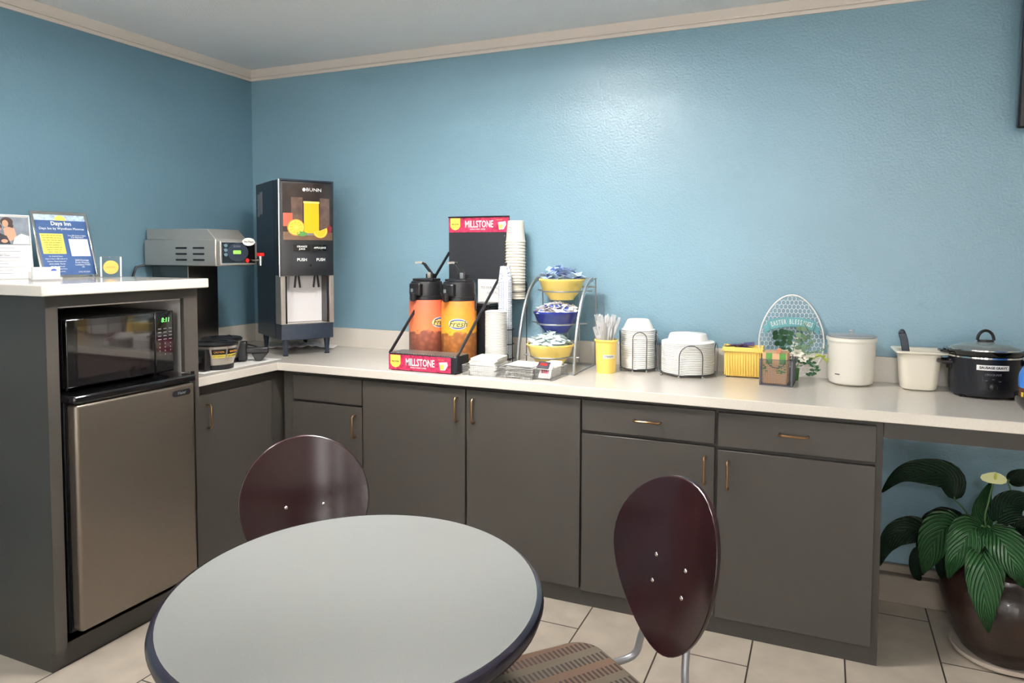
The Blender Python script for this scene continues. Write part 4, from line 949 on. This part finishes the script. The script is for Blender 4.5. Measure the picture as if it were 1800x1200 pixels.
for pts, n, sz, m, rd in (
    ([O, (-.05, -.02, .13), (-.06, -.03, .20)], 5, .036, 'wreath2', .95), ([O, (-.03, -.03, .13), (-.02, -.04, .20)], 6, .032, 'wreath2', .95),
    ([O, (.03, -.03, .14), (.03, -.03, .215)], 6, .034, 'wreath', .9), ([O, (.03, -.02, .16), (.065, -.03, .19), (.04, -.03, .245)], 14, .018, 'wreath', .25),
    ([O, (.07, -.02, .12), (.105, -.03, .13), (.14, -.03, .16)], 14, .016, 'wreath', .25), ([O, (-.06, -.02, .10), (-.11, -.03, .115)], 10, .022, 'wreath', .3),
    ([O, (-.04, -.03, .11), (-.10, -.03, .095)], 8, .022, 'wreath2', .35), ([O, (.05, -.03, .1), (.06, -.03, .15), (.075, -.03, .17)], 9, .017, 'wreath', .5),
    ([O, (.06, -.04, .09), (.085, -.04, .06), (.07, -.04, .03)], 7, .026, 'wreath2', .6), ([O, (.07, -.03, .10), (.11, -.03, .11), (.128, -.03, .09)], 8, .020, 'wreath3', .5),
    ([O, (.0, -.03, .12), (.01, -.04, .18)], 7, .018, 'petal', .5), ([O, (.05, -.04, .1), (.07, -.04, .11)], 6, .02, 'petal', .7), ([O, (.07, -.04, .08), (.1, -.04, .05)], 6, .018, 'wreath', .5)):
    sprig(pts, n, sz*.82, m, rd)
for (x, z, s_) in ((-.035, .118, .03), (.018, .122, .028), (.040, .098, .022)):
    b = MB()
    for k in range(6):
        a_ = 2*PI*k/6; d = Vector((math.cos(a_), -.35, math.sin(a_)*.7)); sd = Vector((-math.sin(a_), 0, math.cos(a_)*.7)); p = Vector((x, -.045, z))
        b.add([p, p+d*s_*.5+sd*s_*.4, p+d*s_, p+d*s_*.5-sd*s_*.4], [(0, 1, 2, 3)], 0, True)
    b.build('bloom', 'petal', t)

# ================================================================= MESH BASKET WITH BAG
t = thing('mesh_basket', 'square grey mesh basket with cut out front before the egg sign', 'basket', (3.008, -.235, ZC), math.radians(-3))
wire_box(t, -.060, .060, -.065, .065, .106, 'meshd', .0055, taper=0)
for sx_ in (-1, 1):
    for sy_ in (-1, 1): MB().box(sx_*.060-.003, sx_*.060+.003, sy_*.065-.003, sy_*.065+.003, 0, .108).build('corner_post', 'meshd', t)
MB().box(-.063, .063, -.068, .068, .0, .004).build('base_plate', 'meshd', t)
MB().tube([(.034*math.cos(PI+PI*k/12), -.0665, .104+.030*math.sin(PI+PI*k/12)) for k in range(13)], .0016, 6).build('cutout_wire', 'meshd', t)
t = thing('paper_bag', 'folded kraft paper bag with two green stripes in the mesh basket', 'paper bag', (3.003, -.235, ZC+.005), math.radians(-3))
MB().box(-.050, .046, -.055, .04, 0, .128).build('bag', 'kraft', t, bevel=.004)
for x in (-.036, .016): MB().box(x, x+.024, -.0562, -.055, .082, .127).build('green_stripe', 'green', t)
random.seed(4)
lf = MB()
for k in range(26):
    x = random.choice((-.03, .025))+random.uniform(-.018, .018); z = .062+random.uniform(-.016, .016); lf.prism(ell(.005, .0025, 8, x, z), -.0562, -.0555, 'y')
lf.build('leaf_print', 'green', t)
MB().cyl((.014, -.05, .130), (.014, -.052, .146), .009).build('bag_sticker', mat('peach_seal', sr(214, 140, 110), .6), t)

# ================================================================= CANISTER, PAN, SLOW COOKER
t = thing('canister', 'round white canister with clear lid beside the egg sign', 'canister', (3.283, -.118, ZC))
MB().shell([(0, 0), (.066, .001), (.082, .010), (.087, .025), (.091, .17), (.0925, .178), (.096, .182), (.096, .194), (.090, .196), (.088, .18), (.083, .03), (.06, .012), (0, .010)], 56).build('body', 'canw', t)
ld = MB(); ld.open_ = True
ld.shell([(.093, .196), (.0955, .199), (.085, .205), (.04, .208), (.0, .209), (0, .206), (.085, .2), (.088, .196)], 48).build('lid', 'clear', t)
MB().lathe([(.008, .208), (.006, .214), (.012, .22), (.010, .225), (0, .227)], 20).build('knob', 'clear', t)
a = -PI/2-.62; l_ = MB().box(-.010, .010, -.0008, .0008, -.0015, .0015).build('small_mark', 'inkb', t); l_.location = (.0888*math.cos(a), .0888*math.sin(a), .048); l_.rotation_euler = (0, 0, a+PI/2)

t = thing('ceramic_pan', 'square bisque crock with wide rim between canister and slow cooker', 'crock', (3.525, -.125, ZC), .05)
def sqring(w_, d_, r, z): return [(x, y, z) for x, y in rrect(w_, d_, r, 4)]
def loft(loops, m, name, par, smooth=True):
    b = MB(); n = len(loops[0]); vs = [v for L_ in loops for v in L_]; fs = []
    for j in range(len(loops)-1):
        for k in range(n): fs.append((j*n+k, j*n+(k+1) % n, (j+1)*n+(k+1) % n, (j+1)*n+k))
    fs.append(tuple(range(n))[::-1]); fs.append(tuple((len(loops)-1)*n+k for k in range(n))); b.add(vs, fs, 0, smooth)
    return b.build(name, m, par)
loft([sqring(.10, .09, .03, 0), sqring(.122, .112, .035, .006), sqring(.130, .12, .032, .03), sqring(.145, .135, .028, .143), sqring(.180, .166, .010, .150), sqring(.182, .168, .010, .156), sqring(.172, .158, .010, .158), sqring(.14, .13, .025, .152), sqring(.135, .125, .03, .11), sqring(.118, .108, .03, .02)], 'off', 'body', t)
t = thing('ladle', 'black handled spoon leaning in the square crock', 'spoon', (3.49, -.13, ZC+.03))
MB().tube([(-.008, -.02, .092), (-.02, -.02, .165), (-.027, -.02, .19)], (.0135, .006), flat=(0, 1, 0)).ball((-.028, -.02, .193), .0135, .006, .015).build('handle', 'bluebk', t, bevel=.002)
MB().tube([(.012, -.02, .0), (-.008, -.02, .095)], .003).ball((.014, -.02, .006), .022, .022, .012).build('bowl', 'steel', t)

t = thing('slow_cooker', 'black oval slow cooker with glass lid labelled sausage gravy', 'slow cooker', (3.737, -.185, ZC), .12)
sy_ = .78
MB().lathe([(.100, .006), (.112, .012), (.118, .04), (.120, .145), (.1215, .15)], 56, sy=sy_).build('housing', mat('cooker_enamel', sr(18, 20, 28), .3), t)
MB().shell([(.119, .148), (.1235, .150), (.1235, .156), (.119, .157)], 56, sy=sy_).build('steel_band', 'chrome', t)
MB().shell([(.116, .157), (.128, .160), (.137, .172), (.140, .178), (.130, .179), (.112, .165), (.10, .02), (0, .02), (0, .01), (.1, .01), (.11, .02)], 56, sy=sy_).build('crock_rim', 'blackgl', t)
for s_ in (-1, 1):
    MB().prism([(s_*.125, -.03), (s_*.155, -.022), (s_*.155, .022), (s_*.125, .03)][::s_], .164, .174, 'z').build('crock_ear', 'blackgl', t, bevel=.003)
    MB().tube([(s_*.116, -.035, .128), (s_*.148, -.03, .128), (s_*.153, 0, .128), (s_*.148, .03, .128), (s_*.116, .035, .128)], .008).build('side_handle', 'black', t)
    MB().box(min(s_*.11, s_*.124), max(s_*.11, s_*.124), -.02, .02, .10, .14).build('handle_mount', 'black', t, bevel=.003)
for a in (.5, 2.64, 3.64, 5.78): MB().cyl((.09*math.cos(a), .09*sy_*math.sin(a), 0), (.09*math.cos(a), .09*sy_*math.sin(a), .012), .012).build('foot', 'black', t)
ld = MB(); ld.shell([(.122, .176), (.124, .179), (.11, .188), (.07, .200), (.03, .206), (0, .207), (0, .204), (.07, .196), (.108, .184), (.118, .176)], 56, sy=sy_)
ld = ld.build('lid', 'lidgl', t)
MB().shell([(.118, .174), (.127, .176), (.127, .182), (.119, .182)], 56, sy=sy_).build('lid_band', 'chrome', ld)
MB().prism(ell(.028, .014, 20), .205, .213, 'z').tube([(.027*math.cos(PI*k/12), 0, .212+.036*math.sin(PI*k/12)) for k in range(13)], .0055).build('lid_handle', 'black', ld)
def on_front(x): return -sy_*math.sqrt(max(.120**2-x*x, 0))-.0015
vs = []
for k in range(13):
    x = -.052+.104*k/12
    for z in (.110, .129): vs.append((x, on_front(x)+.0003, z))
l_ = MB().add(vs, [(2*k, 2*k+2, 2*k+3, 2*k+1) for k in range(12)], 0, True).build('label', 'white', t)
text('lettering', 'SAUSAGE GRAVY', .0125, 'inkb', l_, (0, on_front(0)-.0010, .1195), sx=.92, bend=(lambda x: on_front(0)-on_front(x)), bold=.0004)
text('lettering', 'CROCK-POT', .0105, 'inkg', t, (0, on_front(0)-.0012, .094), sx=.9, bend=(lambda x: on_front(0)-on_front(x)))
for x, z in ((-.022, .072), (0, .077), (.022, .070)): MB().box(x-.004, x+.004, on_front(x)-.001, on_front(x)+.001, z, z+.0012).build('setting_mark', 'inkg', t)
MB().lathe([(.014, 0), (.014, .008), (.011, .010), (0, .010)], 20, mx=Matrix.Translation((0, on_front(0)+.003, .048)) @ Matrix.Rotation(PI/2, 4, 'X')).build('knob', 'black', t)
# bread bag and tray at the frame edge
t = thing('serving_tray', 'black tray at the right end of the visible counter', 'tray', (3.905, -.43, ZC))
MB().shell([(0, 0), (.095, 0), (.118, .03), (.122, .055), (.117, .055), (.112, .03), (.09, .006), (0, .006)], 40, sy=1.1).build('dish', 'blackgl', t)
t = thing('bread_bag', 'brown bread loaf in a blue topped bag beside the slow cooker', 'bread', (3.885, -.43, ZC+.007))
MB().lathe([(.055, 0), (.085, .012), (.088, .04), (.084, .115), (.07, .13), (0, .135)], 28, sy=1.15).build('loaf', 'bread', t)
MB().shell([(.0895, .075), (.0905, .1), (.0885, .12), (.074, .15), (.05, .18), (.03, .19), (0, .192), (0, .188), (.048, .175), (.072, .145), (.086, .118), (.088, .076)], 28, sy=1.15).build('bag_top', 'blue_bag', t)
MB().box(-.088, -.080, -.030, -.022, .02, .06).build('bag_label', 'pyel', t)

# ================================================================= TELEVISION
t = thing('television', 'black wall television at the upper right edge of the photo', 'television', (3.828, -.07, 1.925)); t.rotation_euler = (-.0, 0, 0)
t.rotation_euler = (.09, 0, 0)
MB().box(0, 1.1, -.035, .0, 0, .64).build('bezel', 'tvb', t, bevel=.008)
MB().box(.028, 1.072, -.0365, -.035, .03, .61).build('screen', 'blackgl', t)
MB().box(.35, .75, 0, .05, .15, .5).build('rear_housing', 'tvb', t)
MB().box(.45, .65, .05, .069, .2, .45).build('wall_bracket', 'blackmt', t)
MB().box(.018, .0195, -.0362, -.0352, .05, .085).build('side_mark', 'greym', t)

# ================================================================= POTTED PLANT
PC = (3.80, -.335)
t = thing('potted_plant', 'dark leaved peace lily in a glazed brown pot under the counter', 'potted plant', (PC[0], PC[1], 0))
MB().shell([(0, .001), (.13, .001), (.165, .012), (.172, .028), (.166, .028), (.155, .016), (.12, .01), (0, .01)], 48).build('saucer', 'terra', t)
MB().shell([(0, .011), (.115, .011), (.135, .03), (.165, .09), (.195, .16), (.208, .215), (.205, .255), (.188, .290), (.165, .31), (.158, .33), (.168, .345), (.160, .350), (.148, .335), (.15, .31), (.17, .28), (.18, .2), (.11, .03), (0, .025)], 56).build('pot', 'pot', t)
MB().lathe([(.0, .30), (.152, .312)], 32).build('soil', 'soil', t)
def leaf(base, ctrl, wid, m='leaf', nm='leaf', cup=.25, wmax=.45, side_hint=None, lift=0):
    """base: stem foot (local), ctrl: blade midrib points in world coordinates"""
    o0 = Vector((PC[0], PC[1], 0)); P = smooth_path([Vector(c)-o0 for c in ctrl], 6); n = len(P)-1; b = MB(); cols = 6; vs = []; uvs = []
    for i, p in enumerate(P):
        s_ = i/n; d = (P[min(i+1, n)]-P[max(i-1, 0)]).normalized()
        wd = wid*(1.12*math.sin(PI*s_**.68)**.9*(1-.25*s_) if 0 < s_ < 1 else 0)
        side = d.cross(Vector(side_hint) if side_hint else Vector((0, -.75, .65))).normalized(); nor = side.cross(d).normalized()
        for j in range(cols+1):
            u_ = -1+2*j/cols; vs.append(p+side*wd*u_+nor*wd*cup*(abs(u_)-.3)+nor*.003*math.sin(i*1.7)*abs(u_)); uvs.append((.5+.5*u_, s_))
    fs = [(i*(cols+1)+j, i*(cols+1)+j+1, (i+1)*(cols+1)+j+1, (i+1)*(cols+1)+j) for i in range(n) for j in range(cols)]
    me = bpy.data.meshes.new(nm); me.from_pydata([tuple(v) for v in vs], [], fs); uvl = me.uv_layers.new()
    for lp in me.loops: uvl.data[lp.index].uv = uvs[lp.vertex_index]
    for p in me.polygons: p.use_smooth = True
    me.materials.append(M[m]); o = bpy.data.objects.new(nm, me); C.objects.link(o); o.parent = t
    sd = o.modifiers.new('thick', 'SOLIDIFY'); sd.thickness = .0012
    st_ = MB().tube(smooth_path([base, (Vector(base)*.4+P[0]*.6)+Vector((0, 0, .03)), P[0], P[1]], 5), .0032, 6).build('petiole', 'stem', o)
    return o
W_ = wp
leaf((-.04, .03, .31), [W_(1679, 878, -.27), W_(1668, 838, -.26), W_(1618, 828, -.27), W_(1580, 836, -.28), W_(1549, 866, -.30)], .050, 'leafd', side_hint=(0, -1, .25))
leaf((-.05, .0, .31), [W_(1634, 948, -.30), W_(1610, 930, -.30), W_(1577, 938, -.31), W_(1556, 962, -.31), W_(1546, 995, -.32)], .048, 'leafd', side_hint=(0, -1, .3))
leaf((-.04, .02, .31), [W_(1700, 940, -.27), W_(1672, 912, -.25), W_(1640, 918, -.25), W_(1622, 940, -.26), W_(1612, 985, -.27)], .042, 'leafd')
leaf((-.05, -.04, .31), [W_(1697, 935, -.40), W_(1665, 925, -.42), W_(1644, 948, -.43), W_(1632, 980, -.43), W_(1622, 1008, -.42)], .060, 'leaf')
leaf((-.02, -.06, .31), [W_(1728, 925, -.44), W_(1708, 930, -.47), W_(1692, 958, -.49), W_(1677, 985, -.50), W_(1666, 1017, -.49)], .055, 'leaf')
leaf((-.03, -.03, .31), [W_(1620, 960, -.33), W_(1614, 985, -.33), W_(1613, 1010, -.33), W_(1620, 1020, -.33)], .03, 'leafd')
leaf((-.0, -.07, .31), [W_(1729, 955, -.46), W_(1731, 985, -.53), W_(1730, 1030, -.56), W_(1733, 1075, -.57), W_(1738, 1112, -.56)], .057, 'leaf')
leaf((.03, -.07, .31), [W_(1738, 925, -.44), W_(1758, 945, -.49), W_(1775, 975, -.52), W_(1788, 1005, -.54), W_(1802, 1035, -.54)], .060, 'leaf')
leaf((.0, .0, .31), [W_(1733, 935, -.36), W_(1726, 905, -.35), W_(1731, 875, -.34), W_(1745, 842, -.34)], .032, 'leaf', side_hint=(0, -1, 0))
leaf((.04, .0, .31), [W_(1750, 920, -.36), W_(1772, 890, -.36), W_(1800, 882, -.37), W_(1840, 905, -.38)], .048, 'leafd', side_hint=(0, -1, .4))
leaf((.06, .02, .31), [W_(1772, 846, -.24), W_(1790, 840, -.24), W_(1815, 838, -.24), W_(1850, 860, -.24)], .03, 'leafd', side_hint=(0, -1, .4))
leaf((.06, .0, .31), [W_(1780, 930, -.30), W_(1795, 925, -.3), W_(1820, 935, -.3), W_(1845, 970, -.3)], .04, 'leafd')
leaf((.08, -.04, .31), [W_(1800, 960, -.42), W_(1830, 960, -.45), W_(1850, 1000, -.47), W_(1860, 1050, -.47)], .05, 'leaf')
leaf((-.06, .02, .31), [W_(1672, 975, -.33), W_(1662, 985, -.35), W_(1655, 1000, -.36), W_(1655, 1018, -.36)], .03, 'leafd')
o0 = Vector((PC[0], PC[1], 0)); ft = W_(1746, 848, -.37)-o0
MB().tube(smooth_path([(0, -.03, .31), W_(1733, 925, -.38)-o0, W_(1738, 880, -.37)-o0, ft], 5), .003, 6).build('flower_stem', 'stem', t)
b = MB(); c0 = W_(1748, 838, -.375)-o0
vs = [c0+Vector((.036*math.cos(2*PI*k/12)*(1.25 if 5 <= k <= 7 else 1), .012*math.sin(2*PI*k/12)-.012, .018*math.sin(2*PI*k/12)-.004*abs(math.cos(2*PI*k/12)))) for k in range(12)]+[c0+Vector((0, -.004, .012))]
b.add(vs, [(k, (k+1) % 12, 12) for k in range(12)], 0, True); fo = b.build('spathe', mat('cream_spathe', sr(225, 228, 170), .5), t)
MB().cyl(c0+Vector((0, -.012, -.008)), c0+Vector((.002, -.014, .016)), .004, .003).build('spadix', 'wreath3', t)

# ================================================================= TABLE AND CHAIRS
t = thing('round_table', 'round grey laminate table with dark edge in the foreground', 'table', (2.294, -2.145, 0), math.radians(-61.9))
RX_, RY_ = .419, .3805
MB().prism(ell(RX_-.004, RY_-.004, 96), .722, .750, 'z').build('tabletop', 'tabletop', t)
pf = [(-.004, .7235), (.0, .718), (.006, .722), (.010, .734), (.006, .746), (.0, .7495), (-.0045, .7503), (-.0045, .7235)]
vs = []; n = 96
for k in range(n):
    a = 2*PI*k/n
    for d, z in pf: vs.append(((RX_+d)*math.cos(a), (RY_+d)*math.sin(a), z))
q = len(pf); MB().add(vs, [(k*q+i, ((k+1) % n)*q+i, ((k+1) % n)*q+(i+1) % q, k*q+(i+1) % q) for k in range(n) for i in range(q)], 0, True).build('edge_band', 'edge', t)
MB().cyl((0, 0, .04), (0, 0, .70), .035, seg=24).build('pedestal', 'blackmt', t)
MB().box(-.2, .2, -.03, .03, .70, .7225).box(-.03, .03, -.2, .2, .70, .7225).build('top_bracket', 'blackmt', t)
MB().lathe([(.25, 0), (.25, .012), (.18, .022), (.05, .045), (.035, .05)], 40).build('base', 'blackmt', t)

def make_chair(loc, face, label, bz0=.452, bz1=.884, bw=.186, lean=.18):
    """face: direction (x,y) the sitter looks; local -y = face"""
    t = thing('cafe_chair', label, 'chair', (loc[0], loc[1], 0), math.atan2(face[0], -face[1]))
    # backrest: egg outline, wide above, curved around a vertical axis, at local y ~ .2
    zc = bz0+(bz1-bz0)*.56; hz = (bz1-bz0)/2; nr, na = 10, 48; R_ = .42
    def pt(u_, a):  # u 0..1 radial
        s_ = math.sin(a); z = (bz0+hz)+hz*s_*u_; wd = bw*(1+.20*s_-.06*s_*s_)*math.cos(a)*u_
        y = .205+lean*(z-bz0)-(R_-math.sqrt(R_*R_-wd*wd))*1.0
        return wd, y, z
    vs = []; fs = []; th = .014
    for sd in (0, 1):
        vs.append((0, pt(0, 0)[1]+sd*th, bz0+hz))
        for i in range(1, nr+1):
            for k in range(na):
                x, y, z = pt(i/nr*(1 if i < nr else 1), 2*PI*k/na); vs.append((x, y+sd*th, z))
    N_ = 1+nr*na
    for sd in (0, 1):
        o = sd*N_
        for k in range(na):
            k2 = (k+1) % na; f_ = [(o, o+1+k, o+1+k2)]+[(o+1+(i-1)*na+k, o+1+i*na+k, o+1+i*na+k2, o+1+(i-1)*na+k2) for i in range(1, nr)]
            fs += f_ if sd else [g[::-1] for g in f_]
    e = 1+(nr-1)*na
    for k in range(na): fs.append((e+k, e+(k+1) % na, N_+e+(k+1) % na, N_+e+k))
    bk = MB().add(vs, fs, 0, True).build('backrest', 'wood', t, bevel=.003)
    for sx in (-1, 1):
        for z in (bz0+.16, bz0+.225):
            y = .205+lean*(z-bz0)-(R_-math.sqrt(R_*R_-(.055)**2))
            MB().ball((sx*.055, y-.0005, z), .0058, .003, .0058).build('screw', 'chrome', bk)
    # seat
    sp_ = [(x*(1+.12*(-(y+.09))/.4), y) for x, y in rrect(.36, .39, .07, 6, cy=-.085)]
    MB().prism(sp_, .408, .440, 'z').build('seat', 'seat', t, bevel=.012, bseg=4)
    MB().prism([(x*.95, -.09+(y+.09)*.95) for x, y in sp_], .398, .4085, 'z').build('seat_board', 'black', t)
    ys = lambda z, x: .205+th+lean*(z-bz0)+.0095-(R_-math.sqrt(R_*R_-x*x))
    for sx in (-1, 1):
        p = smooth_path([(sx*.13, -.18, .388), (sx*.12, .05, .388), (sx*.106, .165, .388), (sx*.094, .208, .405), (sx*.084, .219, .455), (sx*.07, ys(.54, .07), .54), (sx*.062, ys(.63, .062), .63), (sx*.058, ys(.71, .058), .71)], 5)
        MB().tube(p, .0095, 10).build('back_tube', 'tube', t)
        for y0, y1 in ((-.20, -.26), (.03, .14)):
            MB().tube([(sx*.13, y0, .390), (sx*.155, y0+(y1-y0)*.2, .382), (sx*.19, y1, .006)], .0105, 10).build('leg', 'tube', t)
    MB().cyl((-.16, -.09, .387), (.16, -.09, .387), .009).build('under_bar', 'tube', t)
    return t
def chair_at(back, face, **k):
    f_ = Vector((*face, 0)).normalized(); return make_chair((back[0]+f_.x*.24, back[1]+f_.y*.24), (f_.x, f_.y), **k)
chair_at((1.74, -1.643), (.66, -.75), label='dark wood backed chair on the far side of the round table')
chair_at((2.838, -1.592), (-.62, -.78), label='dark wood backed chair with striped seat right of the table')
